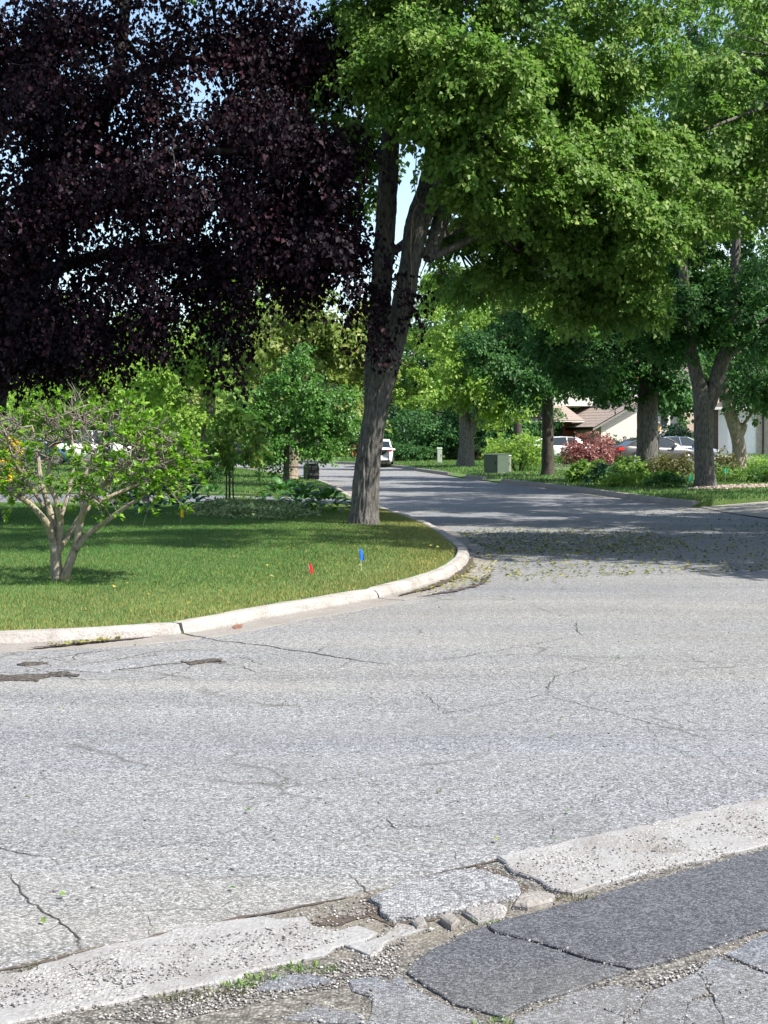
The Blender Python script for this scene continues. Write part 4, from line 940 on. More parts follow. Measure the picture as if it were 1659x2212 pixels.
# 3 the row on the right side of the street
def roadtree(name, label, px, py, fn, stems_px, balls, lm, bm, group=None, **kw):
    b = hit(fn, px, py); Y = b.y
    st = []
    for pts, rad in stems_px:
        st.append(([at(p[0], p[1], Y + (p[2] if len(p) > 2 else 0)) for p in pts], rad))
    st[0][0][0] = Vector((st[0][0][0].x, Y, b.z - 0.1))
    bl = PB([(q[0], q[1], Y + q[2], *q[3:]) for q in balls])
    return mk_tree(name, label, b, st, bl, lm, bm, group=group, **kw)
RG = 'street trees along the right side'
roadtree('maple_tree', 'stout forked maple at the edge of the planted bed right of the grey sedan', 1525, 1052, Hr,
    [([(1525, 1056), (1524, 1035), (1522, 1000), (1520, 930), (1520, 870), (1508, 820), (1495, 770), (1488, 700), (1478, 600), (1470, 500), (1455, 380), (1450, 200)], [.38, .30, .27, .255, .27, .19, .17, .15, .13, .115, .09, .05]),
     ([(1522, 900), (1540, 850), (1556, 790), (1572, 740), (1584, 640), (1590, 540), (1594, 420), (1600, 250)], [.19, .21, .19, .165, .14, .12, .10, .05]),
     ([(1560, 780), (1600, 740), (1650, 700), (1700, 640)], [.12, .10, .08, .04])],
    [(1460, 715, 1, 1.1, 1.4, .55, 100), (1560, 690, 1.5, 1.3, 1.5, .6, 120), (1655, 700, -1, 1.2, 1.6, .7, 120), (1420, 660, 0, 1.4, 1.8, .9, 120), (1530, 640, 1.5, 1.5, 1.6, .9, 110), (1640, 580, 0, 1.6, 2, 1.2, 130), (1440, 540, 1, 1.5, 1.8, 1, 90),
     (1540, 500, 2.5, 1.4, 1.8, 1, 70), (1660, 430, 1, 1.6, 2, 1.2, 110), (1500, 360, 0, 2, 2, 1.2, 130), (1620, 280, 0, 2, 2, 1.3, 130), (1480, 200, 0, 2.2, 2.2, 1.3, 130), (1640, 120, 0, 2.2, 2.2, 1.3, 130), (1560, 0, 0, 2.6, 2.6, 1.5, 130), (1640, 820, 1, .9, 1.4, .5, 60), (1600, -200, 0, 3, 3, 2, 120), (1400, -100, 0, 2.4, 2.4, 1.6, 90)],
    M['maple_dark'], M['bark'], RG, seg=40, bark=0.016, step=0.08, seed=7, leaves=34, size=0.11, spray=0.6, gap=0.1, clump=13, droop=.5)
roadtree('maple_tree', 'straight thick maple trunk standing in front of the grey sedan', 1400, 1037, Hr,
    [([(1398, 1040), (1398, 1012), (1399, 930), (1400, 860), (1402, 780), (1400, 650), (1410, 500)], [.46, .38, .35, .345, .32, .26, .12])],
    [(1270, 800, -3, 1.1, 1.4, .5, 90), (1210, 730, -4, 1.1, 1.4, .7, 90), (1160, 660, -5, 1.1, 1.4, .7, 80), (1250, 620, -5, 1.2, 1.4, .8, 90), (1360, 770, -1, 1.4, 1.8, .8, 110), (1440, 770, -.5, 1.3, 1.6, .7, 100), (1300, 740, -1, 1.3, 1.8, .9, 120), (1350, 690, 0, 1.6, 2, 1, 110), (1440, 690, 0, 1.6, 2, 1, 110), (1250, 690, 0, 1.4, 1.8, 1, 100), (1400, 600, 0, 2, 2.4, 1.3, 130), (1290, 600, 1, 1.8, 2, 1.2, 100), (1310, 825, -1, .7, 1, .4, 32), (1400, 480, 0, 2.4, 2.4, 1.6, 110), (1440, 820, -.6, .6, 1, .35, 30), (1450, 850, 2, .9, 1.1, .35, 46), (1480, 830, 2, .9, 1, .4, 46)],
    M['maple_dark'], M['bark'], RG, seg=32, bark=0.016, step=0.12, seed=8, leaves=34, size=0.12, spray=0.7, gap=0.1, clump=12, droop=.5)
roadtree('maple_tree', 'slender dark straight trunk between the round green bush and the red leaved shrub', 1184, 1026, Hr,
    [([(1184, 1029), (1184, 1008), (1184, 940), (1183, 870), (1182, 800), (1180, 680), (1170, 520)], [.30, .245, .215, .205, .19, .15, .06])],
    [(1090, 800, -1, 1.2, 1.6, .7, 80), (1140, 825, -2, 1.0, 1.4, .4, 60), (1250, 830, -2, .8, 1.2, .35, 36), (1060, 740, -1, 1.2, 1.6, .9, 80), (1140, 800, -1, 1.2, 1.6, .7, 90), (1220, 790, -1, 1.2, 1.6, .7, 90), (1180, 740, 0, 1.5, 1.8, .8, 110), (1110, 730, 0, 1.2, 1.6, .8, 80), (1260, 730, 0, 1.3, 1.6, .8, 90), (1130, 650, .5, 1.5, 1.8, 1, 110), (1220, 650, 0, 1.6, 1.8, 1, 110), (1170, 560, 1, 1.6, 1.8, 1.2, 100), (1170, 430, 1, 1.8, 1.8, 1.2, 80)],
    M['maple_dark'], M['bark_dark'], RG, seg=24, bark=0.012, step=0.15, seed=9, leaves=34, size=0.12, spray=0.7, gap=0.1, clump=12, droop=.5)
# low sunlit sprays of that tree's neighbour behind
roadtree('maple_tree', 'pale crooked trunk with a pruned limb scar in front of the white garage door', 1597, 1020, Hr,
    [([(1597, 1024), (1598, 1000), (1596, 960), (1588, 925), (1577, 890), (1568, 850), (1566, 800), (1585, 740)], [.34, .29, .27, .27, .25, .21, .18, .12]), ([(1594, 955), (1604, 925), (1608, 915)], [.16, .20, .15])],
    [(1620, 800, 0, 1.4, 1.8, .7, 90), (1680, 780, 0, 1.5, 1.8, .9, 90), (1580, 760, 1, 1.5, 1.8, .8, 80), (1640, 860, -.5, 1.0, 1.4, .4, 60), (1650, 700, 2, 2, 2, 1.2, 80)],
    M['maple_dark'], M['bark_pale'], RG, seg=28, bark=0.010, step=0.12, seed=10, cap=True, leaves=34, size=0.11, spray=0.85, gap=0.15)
# the maple just outside the frame that overhangs the upper right and shades the road
ob = Vector((14.0, 38.2, 0.2))
mk_tree('maple_tree', 'broad green maple crown entering at the upper right from beyond the picture edge', ob,
    [([ob + Vector((0, 0, -.1)), ob + Vector((0, 0, 1)), ob + Vector((-.1, -.3, 3)), ob + Vector((-.4, -.8, 6)), ob + Vector((-.7, -1.2, 9)), ob + Vector((-.8, -1.3, 13))], [.5, .36, .32, .24, .16, .05])],
    [(7.6, 33, 9.4, 2.0, 2.2, 1.0, 170), (6.6, 32, 8.0, 1.6, 1.8, .7, 150), (8.3, 33, 7.8, 1.6, 2, .8, 150), (7.4, 32, 6.6, 1.4, 1.8, .6, 120), (9.5, 34, 9.8, 2.2, 2.4, 1.2, 140), (9.6, 34, 6.6, 1.8, 2, .8, 120), (11.5, 35, 8, 2.6, 3, 1.8, 150), (13, 36, 11.5, 3, 3, 1.8, 150),
     (10, 34, 12, 2.8, 3, 1.6, 150), (7.5, 33, 11.8, 2.2, 2.4, 1.3, 140), (14, 41, 9, 3, 3, 2, 140), (11, 40, 10, 3, 3, 1.6, 140), (9.0, 38, 11, 2.4, 2.6, 1.5, 130), (16, 38, 8, 3, 3, 2, 90), (12.5, 38.5, 14, 3, 3, 1.5, 120), (12, 31.5, 7.5, 2.6, 2.2, 1.5, 120), (10.2, 30.4, 9.8, 2, 1.8, 1.2, 90)],
    M['maple'], M['bark'], 'tree', RG, seg=20, brad=0.10, seed=12, leaves=38, size=0.095, spray=0.55, gap=0.10, droop=0.55, clump=15, hollow=.6)

# two unseen maples added beyond the right edge to shade the road and lawn
for tx, ty, hh, lab, sd_ in ((14.4, 26.0, 12.5, 'unseen green maple added beyond the right edge to shade the road bend', 82), (11.8, 19.6, 12.0, 'unseen green maple added beyond the right edge nearest the viewer for its shade', 83)):
    o = Vector((tx, ty, .15)); g = random.Random(sd_); bl = []
    for k in range(26):
        a = 2.4 * k; q = ((k * 7 % 26 + .5) / 26) ** .5; zz = 4.4 + (hh - 5.4) * ((k + .5) / 26); q *= 1 - .4 * max(0, (zz - 8) / 5)
        bl.append((tx + math.cos(a) * 4.4 * q, ty + math.sin(a) * 3.8 * q, zz, 1.8, 1.6, .9, 100))
    mk_tree('maple_tree', lab, o, [([o + Vector((0, 0, -.1)), o + Vector((0, 0, 1)), o + Vector((.1, .1, 4)), o + Vector((-.1, .2, 8)), o + Vector((0, 0, hh))], [.5, .36, .3, .2, .05])],
            bl, M['maple'], M['bark'], 'tree', RG, seg=16, brad=.09, seed=sd_, leaves=26, size=.15, spray=.8, gap=.1, clump=9)

# 4 trees across the street in the middle
MG = 'trees beyond the bend of the street'
roadtree('maple_tree', 'multi stemmed tree with pale sunlit bark right behind the leaning maple', 886, 985, Hr,
    [([(889, 990), (888, 970), (886, 950), (876, 920), (862, 890), (840, 830)], [.42, .36, .34, .28, .22, .10]), ([(888, 962), (896, 930), (905, 895), (920, 850)], [.28, .24, .2, .1]), ([(885, 945), (886, 915), (882, 880), (885, 800)], [.22, .18, .15, .08])],
    [(860, 850, 0, 1.5, 2, .9, 120), (930, 850, 0, 1.6, 2, .9, 120), (880, 790, -1, 1.6, 2, 1, 120), (960, 800, 0, 1.4, 2, .9, 100), (820, 820, 0, 1.4, 2, .9, 80), (920, 730, 0, 1.8, 2, 1.1, 130), (930, 660, 0, 1.6, 2, 1.1, 110), (900, 870, -1.5, .9, 1.2, .5, 50)],
    M['bright'], M['bark_pale'], MG, seg=18, bark=0.012, step=0.2, seed=14, leaves=30, size=0.16, spray=0.8, gap=0.1, clump=11, droop=.5, flat=.35)
roadtree('maple_tree', 'thick two stemmed tree on the lawn left of the green utility boxes', 1006, 1008, Hr,
    [([(1006, 1011), (1007, 992), (1009, 960), (1007, 930), (1003, 900), (998, 860), (990, 800)], [.52, .42, .38, .30, .24, .2, .1]), ([(1010, 960), (1020, 925), (1024, 900), (1040, 850)], [.26, .22, .18, .1])],
    [(980, 840, -1, 1.5, 2, .8, 100), (1050, 840, -1, 1.6, 2, .9, 120), (1110, 850, 0, 1.4, 2, .9, 90), (1010, 780, 0, 1.8, 2, 1, 130), (1080, 770, 0, 1.7, 2, 1, 120), (990, 710, 0, 1.7, 2, 1, 120), (1060, 690, 0, 1.8, 2, 1.1, 130), (1020, 620, 0, 1.7, 2, 1.0, 110), (1110, 700, 1, 1.5, 2, 1.2, 90), (1090, 880, 0, 1.1, 1.6, .5, 60), (960, 600, 1, 1.0, 1.4, .9, 60)],
    M['bright'], M['bark'], MG, seg=22, bark=0.014, step=0.2, seed=15, leaves=30, size=0.15, spray=0.8, gap=0.1, clump=11, droop=.5, flat=.35)
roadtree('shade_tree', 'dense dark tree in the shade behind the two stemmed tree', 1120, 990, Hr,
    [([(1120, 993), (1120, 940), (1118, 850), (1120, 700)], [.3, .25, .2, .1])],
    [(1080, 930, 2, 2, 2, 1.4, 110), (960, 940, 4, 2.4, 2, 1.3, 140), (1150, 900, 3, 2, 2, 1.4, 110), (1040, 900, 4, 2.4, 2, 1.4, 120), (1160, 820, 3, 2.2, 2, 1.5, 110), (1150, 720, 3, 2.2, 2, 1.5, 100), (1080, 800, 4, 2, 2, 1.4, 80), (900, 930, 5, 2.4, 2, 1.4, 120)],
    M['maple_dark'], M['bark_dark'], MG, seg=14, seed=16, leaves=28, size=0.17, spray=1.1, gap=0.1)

# ------------------------------------------------------------------ the small multi-stemmed tree on the corner lawn
mb0 = hit(Hl, 132, 1255); Ym = mb0.y
root = empty('magnolia_tree', mb0, 'small multi stemmed tree with lichen covered trunks and sparse bright green leaves at left', 'tree')
mbm = MB(); rr = random.Random(4)
def mt(px, py, d=0): return at(px, py, Ym + d)
MS = [([(125, 1262), (124, 1245), (121, 1215), (121, 1178)], [.105, .075, .068, .072], 0, 0),
      ([(121, 1185), (110, 1150), (98, 1125), (72, 1095), (45, 1075), (0, 1052), (-60, 1020)], [.05, .045, .042, .036, .032, .025, .012], 0, -.35),
      ([(122, 1185), (114, 1130), (106, 1095), (94, 1055), (86, 1020), (82, 975), (70, 920)], [.048, .042, .038, .032, .026, .018, .008], 0, .3),
      ([(125, 1185), (131, 1131), (126, 1100), (120, 1075), (104, 1037), (110, 990), (125, 930)], [.046, .040, .036, .032, .028, .02, .008], 0, -.1),
      ([(139, 1262), (146, 1235), (156, 1205), (165, 1180)], [.075, .058, .052, .05], -.03, -.08),
      ([(163, 1188), (172, 1140), (180, 1105), (196, 1075), (222, 1050), (245, 1035), (290, 990), (330, 940)], [.045, .04, .037, .032, .028, .024, .016, .007], -.08, -.3),
      ([(164, 1190), (185, 1160), (208, 1141), (240, 1118), (271, 1096), (300, 1078), (325, 1060)], [.038, .034, .031, .028, .023, .016, .007], -.08, -.5),
      ([(126, 1192), (146, 1160), (167, 1127), (180, 1110), (195, 1094), (232, 1075), (290, 1050), (350, 1020)], [.04, .036, .034, .03, .028, .022, .015, .006], .03, .4),
      ([(180, 1105), (176, 1060), (190, 1010), (215, 960), (240, 890)], [.028, .024, .02, .014, .006], -.15, .1),
      ([(131, 1120), (150, 1060), (160, 1000), (155, 930), (165, 880)], [.026, .022, .018, .012, .006], -.05, .35),
      ([(98, 1100), (60, 1040), (30, 990), (10, 930), (-10, 890)], [.024, .02, .016, .011, .005], .1, -.1),
      ([(196, 1075), (260, 1010), (310, 975), (370, 960), (410, 985)], [.022, .019, .014, .010, .004], -.2, -.55)]
ends = []
for pts, rad, d0, d1 in MS:
    n = len(pts)
    P = [mt(p[0], p[1], d0 + (d1 - d0) * i / (n - 1)) for i, p in enumerate(pts)]
    mbm.tube(P, [q * .84 for q in rad], 12, 0.004, 0.05, rr.uniform(0, 9), True)
    for a, b in zip(P, P[1:]):
        if a.z > 0.65: ends += [a, a.lerp(b, .5), b]
mbm.build('trunk', M['bark_lichen'], root, smooth=True)
tb = MB(); lc, la, ln = [], [], []
ctr = at(188, 1000, Ym); 
def rosette(p, d, n):
    for _ in range(n):
        a = Vector((rr.gauss(0, 1), rr.gauss(0, 1), rr.gauss(0.3, .6))) + d * 1.2
        lc.append(p + Vector((rr.gauss(0, .012), rr.gauss(0, .012), rr.gauss(0, .012)))); la.append(a); ln.append(Vector((rr.gauss(0, .5), rr.gauss(0, .5), 1)))
for k in range(175):
    th = rr.uniform(0, 2 * PI); ph = math.asin(rr.uniform(-.6, 1)); r = rr.uniform(.7, 1.0)
    tx = ctr + Vector((math.cos(th) * math.cos(ph) * 1.20 * r, math.sin(th) * math.cos(ph) * 1.1 * r, math.sin(ph) * .64 * r * (.8 + .4 * rr.random())))
    s = min(ends, key=lambda q: (q - tx).length + rr.uniform(0, .5))
    if (s - tx).length > 1.4: continue
    L = (tx - s).length
    mid = s.lerp(tx, .5) + Vector((rr.uniform(-.14, .14), rr.uniform(-.14, .14), rr.uniform(-.1, .1)))
    q1 = s.lerp(mid, .5) + Vector((rr.uniform(-.06, .06), rr.uniform(-.06, .06), rr.uniform(-.05, .06)))
    tb.tube([s, q1, mid, tx], [.010, .0085, .0065, .003], 5, cap=False)
    dens = 0.44 + 0.38 * (tx.x > ctr.x - 0.3)
    if tx.x < ctr.x + .1 and tx.z > ctr.z + .25: dens *= 0.35
    for j in range(rr.randint(5, 8)):
        p = mid.lerp(tx, rr.random()) if j % 2 else q1.lerp(tx, rr.random())
        d = (p - ctr).normalized() + Vector((rr.gauss(0, .7), rr.gauss(0, .7), rr.gauss(.2, .6)))
        e = p + d.normalized() * rr.uniform(.08, .26)
        tb.tube([p, p.lerp(e, .5) + Vector((0, 0, .015)), e], [.005, .004, .0025], 4, cap=False)
        if rr.random() < dens: rosette(e, d.normalized(), rr.randint(6, 11))
    if rr.random() < dens: rosette(tx, (tx - mid).normalized(), rr.randint(5, 9))
tb.build('branches', M['bark_twig'], root, smooth=True)
n = len(lc); s = R.uniform(.036, .082, n)
V, T = leaf_arrays(np.array(lc), np.array(la), np.array(ln), s, s * .66)
fast_mesh('crown', V, T, {'rnd': np.repeat(R.random(n), 4)}, M['magnolia'], root)['kind'] = 'stuff'

# ------------------------------------------------------------------ plants
def bush(name, label, px, py, fn, w, d, h, lmat, n=120, leaves=26, size=0.09, spray=0.45, cat='bush', group=None, stems=True, seed=1, z0=0.12, lump=5, Y=None, droop=0.1, hollow=.5):
    b = hit(fn, px, py) if Y is None else Vector(((px - 830) / F * Y, Y, h1(fn, (px - 830) / F * Y, Y)))
    root = empty(name, b, label, cat, group)
    g = random.Random(seed)
    balls = [(b.x, b.y, b.z + h * .52, w * .42, d * .42, h * .45, n * .35)]
    for k in range(lump):
        a = 2 * PI * k / lump + g.uniform(-.3, .3); hh = g.uniform(.3, .72)
        balls.append((b.x + math.cos(a) * w * .27, b.y + math.sin(a) * d * .27, b.z + h * hh, w * .24 * g.uniform(.8, 1.2), d * .24, h * .26 * g.uniform(.8, 1.15), n * .65 / lump))
    if stems:
        mb = MB()
        for k in range(7):
            a = g.uniform(0, 2 * PI)
            mb.tube([b + Vector((math.cos(a) * w * .05, math.sin(a) * d * .05, -.05)), b + Vector((math.cos(a) * w * .15, math.sin(a) * d * .15, h * .3)), b + Vector((math.cos(a) * w * .33, math.sin(a) * d * .33, h * .7))], [.035, .025, .01], 6)
        mb.build('stems', M['bark_dark'], root, smooth=True)
    crown(root, balls, M[lmat], seed=seed, leaves=leaves, size=size, spray=spray, droop=droop, name='foliage', hollow=hollow)
    return root
def hosta_leaf_mesh(name, mat):
    V = []; T = []
    n = 5; wv = [0.12, .75, 1.0, .72, 0.04]
    for i in range(n):
        t = i / (n - 1); z = 0.32 * math.sin(t * 2.0) - 0.28 * t * t
        V += [(t, wv[i] * .33, z + .06 * wv[i]), (t, 0, z), (t, -wv[i] * .33, z + .06 * wv[i])]
    for i in range(n - 1):
        for j in (0, 1):
            a = i * 3 + j; T.append((a, a + 1, a + 4, a + 3))
    me = bpy.data.meshes.new(name); me.from_pydata(V, [], T); me.update(); me.materials.append(mat)
    at_ = me.attributes.new('rnd', 'FLOAT', 'POINT'); at_.data.foreach_set('value', [0.3 + 0.12 * (i % 5) for i in range(len(V))])
    me.polygons.foreach_set('use_smooth', [True] * len(me.polygons))
    return me
HM = {k: hosta_leaf_mesh('leaf_' + k, M[k]) for k in ('hosta', 'broad')}
def hosta(label, px, py, fn, r, h, nl, kind, seed, up=0.0, Y=None):
    b = hit(fn, px, py) if Y is None else Vector(((px - 830) / F * Y, Y, h1(fn, (px - 830) / F * Y, Y)))
    root = empty('hosta' if kind == 'hosta' else 'broad_leaved_plant', b, label, 'plant', 'broad leaved plants in the beds')
    g = random.Random(seed)
    for k in range(nl):
        a = k * 2.4 + g.uniform(-.3, .3); ring = (k + .5) / nl
        o = link('leaf', HM[kind], root)
        rr_ = r * (0.12 + .70 * ring); s = r * g.uniform(.36, .52)
        o.location = (math.cos(a) * rr_, math.sin(a) * rr_, h * (1 - .75 * ring) * g.uniform(.8, 1.1))
        o.rotation_euler = (g.uniform(-.3, .3), -up - .5 + 1.15 * ring * (1 - up * .5) + g.uniform(-.2, .2), a + g.uniform(-.4, .4)); o.scale = (s, s, s)
    return root
# left bed round the sapling
hosta('large upright blue green leaved clump at the left end of the lawn bed', 350, 1112, Hl, .62, .55, 60, 'hosta', 1, .5)
hosta('blue green leaved clump just right of the largest one in the lawn bed', 398, 1104, Hl, .55, .50, 50, 'hosta', 2, .5)
hosta('low dark leaved clump at the bed edge nearest the small tree', 322, 1116, Hl, .32, .22, 22, 'hosta', 3, .2)
hosta('dark green broad leaved clump behind the pale ground cover', 610, 1088, Hl, .55, .42, 54, 'broad', 4, .2)
hosta('dark green broad leaved clump in the middle of the bed right end', 655, 1100, Hl, .50, .40, 54, 'broad', 5, .2)
hosta('rightmost dark green broad leaved clump nearest the leaning maple', 705, 1108, Hl, .52, .38, 56, 'broad', 6, .15)
hosta('broad leaved clump behind the sapling stakes', 455, 1085, Hl, .45, .34, 24, 'broad', 7, .2)
def cover(name, label, pts, fn, n, size, hgt, lmat, seed):
    g = np.random.default_rng(seed)
    poly = [tuple(hit(fn, *p))[:2] for p in pts]
    xs = [p[0] for p in poly]; ys = [p[1] for p in poly]
    x = g.uniform(min(xs), max(xs), n * 5); y = g.uniform(min(ys), max(ys), n * 5); k = inside(poly, x, y); x, y = x[k][:n], y[k][:n]; n = len(x)
    dd = sm(pdist(poly + [poly[0]], x, y) / 0.5)
    pz = np.stack([x, y, x * 0], 1)
    z = fn(x, y) + hgt * (0.15 + .85 * dd) * (0.65 + .35 * wob(pz, 3.0, 2)) * g.uniform(.4, 1, n)
    A = g.normal(size=(n, 3)) + np.array([0, -.3, .2]); N = g.normal(size=(n, 3)) * .5 + np.array([0, -.2, 1])
    s = size * g.uniform(.6, 1.3, n)
    V, T = leaf_arrays(np.stack([x, y, z], 1), A, N, s, s * .6)
    return tag(fast_mesh(name, V, T, {'rnd': np.repeat(g.random(n), 4)}, M[lmat]), label, 'ground cover', None, 'stuff')
cover('ground_cover', 'pale variegated ground cover round the staked sapling', [(395, 1112), (470, 1120), (590, 1124), (690, 1116), (690, 1104), (560, 1092), (430, 1094)], Hl, 9000, .085, .24, 'variegated', 2)
# right bed
hosta('large blue green hosta at the street edge of the right bed', 1302, 1046, Hr, .62, .52, 60, 'hosta', 11, .1)
hosta('smaller blue green hosta behind the large one in the right bed', 1335, 1036, Hr, .5, .45, 30, 'hosta', 12, .1)
hosta('broad leaved clump at the front of the right bed near the trunk', 1440, 1052, Hr, .4, .35, 26, 'broad', 13, .2)
bush('day_lily', 'grassy arching green clump at the left end of the right bed', 1272, 1042, Hr, 1.1, 1.0, .75, 'maple', 70, 26, .14, .4, 'plant', stems=False, seed=21)
bush('leafy_shrub', 'tall leafy green plants behind the blue hostas', 1385, 1038, Hr, 2.2, 1.6, .72, 'maple', 130, 26, .10, .4, 'plant', stems=False, seed=22)
bush('leafy_shrub', 'low lime green plants in the front of the right bed', 1370, 1050, Hr, 2.4, .9, .42, 'bright', 80, 26, .09, .3, 'plant', stems=False, seed=23)
bush('leafy_shrub', 'rusty green mounded shrub left of the forked trunk', 1452, 1042, Hr, 1.7, 1.3, .95, 'rust', 110, 30, .06, .4, 'plant', stems=False, seed=24)
bush('leafy_shrub', 'fine leaved dark green cushion at the foot of the forked trunk', 1440, 1054, Hr, 1.4, .8, .45, 'maple_dark', 70, 30, .05, .25, 'plant', stems=False, seed=25)
bush('leafy_shrub', 'rusty feathery shrub right of the forked trunk', 1566, 1040, Hr, .9, .9, 1.05, 'rust', 60, 26, .07, .35, 'plant', stems=False, seed=26)
bush('leafy_shrub', 'low spreading green shrub under the pale crooked trunk', 1600, 1042, Hr, 2.4, 1.4, .55, 'maple', 120, 30, .05, .3, 'plant', stems=False, seed=27)
bush('leafy_shrub', 'low dark green shrub at the right end of the bed', 1670, 1042, Hr, 2.2, 1.4, .6, 'maple_dark', 120, 30, .05, .3, 'plant', stems=False, seed=28)
bush('leafy_shrub', 'yellow green clump behind the rightmost bed shrubs', 1640, 1014, Hr, 2.2, 1.2, .6, 'bright', 70, 26, .07, .35, 'plant', stems=False, seed=29)
cb = [tuple(hit(Hr, *p))[:2] for p in ((1480, 1058), (1560, 1058), (1690, 1053), (1690, 1047), (1560, 1049))]
xs = [p[0] for p in cb]; ys = [p[1] for p in cb]
x = R.uniform(min(xs), max(xs), 6000); y = R.uniform(min(ys), max(ys), 6000); k = inside(cb, x, y); x, y = x[k][:900], y[k][:900]
tag(scatter('stone_mulch', np.stack([x, y, Hr(x, y) + .02], 1), R.uniform(.025, .06, len(x)), M['mulchstone'], .7, None, 9), 'pinkish stone mulch beside the forked trunk', 'stones')

# sapling with two stakes
sb = hit(Hl, 497, 1100); ys_ = sb.y
root = mk_tree('sapling', 'thin young maple tied between two dark stakes in the lawn bed', sb,
    [([Vector((sb.x, ys_, sb.z - .05)), at(496, 1020, ys_), at(494, 940, ys_), at(500, 880, ys_)], [.022, .02, .016, .008])],
    PB([(490, 900, ys_, .5, .5, .35, 40), (530, 930, ys_ - .1, .42, .45, .32, 36), (470, 960, ys_, .4, .4, .3, 30), (520, 980, ys_, .42, .45, .25, 30), (500, 860, ys_, .35, .4, .2, 22), (555, 960, ys_, .22, .3, .25, 14), (450, 990, ys_ - .2, .2, .3, .15, 8)]),
    M['maple'], M['bark_dark'], seg=8, bark=0, step=.3, brad=.012, seed=33, per=.36, leaves=13, size=.14, spray=.36, flat=.4, hollow=.1)
mb = MB(); mb.tube([at(489, 1096, ys_ + .1), at(491, 900, ys_ + .1)], [.018, .018], 6); mb.build('stake', M['darkmetal'], root)
mb = MB(); mb.tube([at(505, 1104, ys_ - .15), at(501, 905, ys_ - .15)], [.018, .018], 6); mb.build('stake', M['darkmetal'], root)

# soft green young tree and the trunks behind it
yt = hit(Hl2, 619, 1053)
mk_tree('young_tree', 'young soft green tree with tiered drooping foliage left of the leaning maple', yt,
    [([Vector((yt.x, yt.y, yt.z - .05)), at(619, 1020, yt.y), at(620, 960, yt.y), at(626, 880, yt.y), at(636, 770, yt.y)], [.12, .085, .08, .06, .02])],
    PB([(535, 915, yt.y - .3, .5, .7, .2, 46), (738, 905, yt.y - .2, .5, .7, .2, 46), (700, 965, yt.y - .6, .6, .6, .2, 40), (560, 965, yt.y - .6, .6, .6, .2, 40), (555, 850, yt.y, .45, .6, .2, 36), (722, 850, yt.y, .45, .6, .2, 36), (560, 890, yt.y, .75, .8, .4, 70), (640, 900, yt.y - .4, .9, .9, .45, 95), (710, 890, yt.y, .75, .8, .38, 70), (600, 940, yt.y, .9, .9, .4, 85), (680, 945, yt.y, .85, .9, .35, 75), (620, 840, yt.y, .8, .8, .45, 80), (690, 840, yt.y, .6, .7, .35, 55), (640, 780, yt.y, .5, .6, .4, 45), (585, 985, yt.y, .5, .7, .25, 36), (725, 930, yt.y, .4, .6, .25, 28), (540, 940, yt.y, .5, .6, .3, 36), (645, 745, yt.y, .25, .3, .25, 14)]),
    M['locust'], M['bark'], seg=12, step=.2, brad=.03, seed=35, per=.62, leaves=34, size=.085, spray=.52, droop=.3, clump=7, flat=.4, hollow=.3)
LG = 'trees standing behind the left driveway'
def simple_tree(name, label, px, py, fn, tr, h, balls, lm, bm='bark', group=LG, seed=1, Y=None, **kw):
    b = hit(fn, px, py) if Y is None else Vector(((px - 830) / F * Y, Y, h1(fn, (px - 830) / F * Y, Y)))
    Y = b.y
    bl = PB([(q[0], q[1], Y + q[2], *q[3:]) for q in balls])
    top = Vector((sum(q[0] for q in bl) / len(bl), Y, max(q[2] for q in bl)))
    a = dict(leaves=28, size=.16, spray=.75, gap=.1, brad=.07, clump=12, droop=.45, flat=.4, hollow=.65); a.update(kw)
    return mk_tree(name, label, b, [([b - Vector((0, 0, .1)), b + Vector((0, 0, .4)), b.lerp(top, .4), b.lerp(top, .7), top], [tr * 1.5, tr, tr * .85, tr * .6, tr * .15])],
                   bl, M[lm], M[bm], group=group, seed=seed, seg=14, step=.25, **a)
simple_tree('shade_tree', 'bronze tinted tree with a pale thick trunk behind the young soft green tree', 630, 1036, Hl2, .23, 9,
    [(600, 760, 0, 1.6, 2, 1, 100), (700, 740, 0, 1.6, 2, 1, 110), (760, 780, 0, 1.2, 1.6, 1, 80), (640, 690, 0, 1.5, 2, 1, 100), (740, 690, 0, 1.4, 1.8, 1, 90), (560, 820, 0, 1.2, 1.6, .8, 70), (760, 860, 1, 1.0, 1.6, .8, 60), (680, 640, 0, 1.2, 1.6, .7, 60)], 'bronze', 'bark_pale', seed=41, cap=True)
simple_tree('shade_tree', 'yellow green sunlit tree glimpsed under the purple beech', 430, 1020, Hl2, .2, 9,
    [(500, 640, 0, 1.6, 2, 1.2, 90), (560, 700, 0, 1.6, 2, 1.1, 90), (450, 740, 0, 1.8, 2, 1.1, 100), (360, 790, 0, 1.8, 2, 1, 100), (520, 790, 0, 1.6, 2, 1, 90), (440, 860, 0, 1.6, 2, .9, 80), (560, 600, 0, 1.2, 1.6, .9, 60), (620, 660, 1, 1, 1.5, 1, 50)], 'bright', seed=42)
simple_tree('shade_tree', 'yellow green tree behind the small multi stemmed tree', 230, 1016, Hl2, .2, 8,
    [(230, 780, 0, 1.8, 2, 1.1, 100), (310, 820, 0, 1.6, 2, 1, 90), (160, 830, 0, 1.6, 2, 1, 90), (250, 870, 0, 1.8, 2, 1, 90), (80, 880, 0, 1.6, 2, .9, 80), (340, 890, 1, 1.4, 2, .9, 70)], 'bright', seed=43)
simple_tree('shade_tree', 'yellow green tree at the far left edge behind the small tree', 20, 1012, Hl2, .2, 7,
    [(0, 880, 0, 1.8, 2, 1.1, 100), (60, 920, 0, 1.6, 2, .9, 80), (-80, 860, 0, 2, 2, 1.4, 90), (-40, 760, 0, 2, 2, 1.2, 90)], 'bright', seed=44)
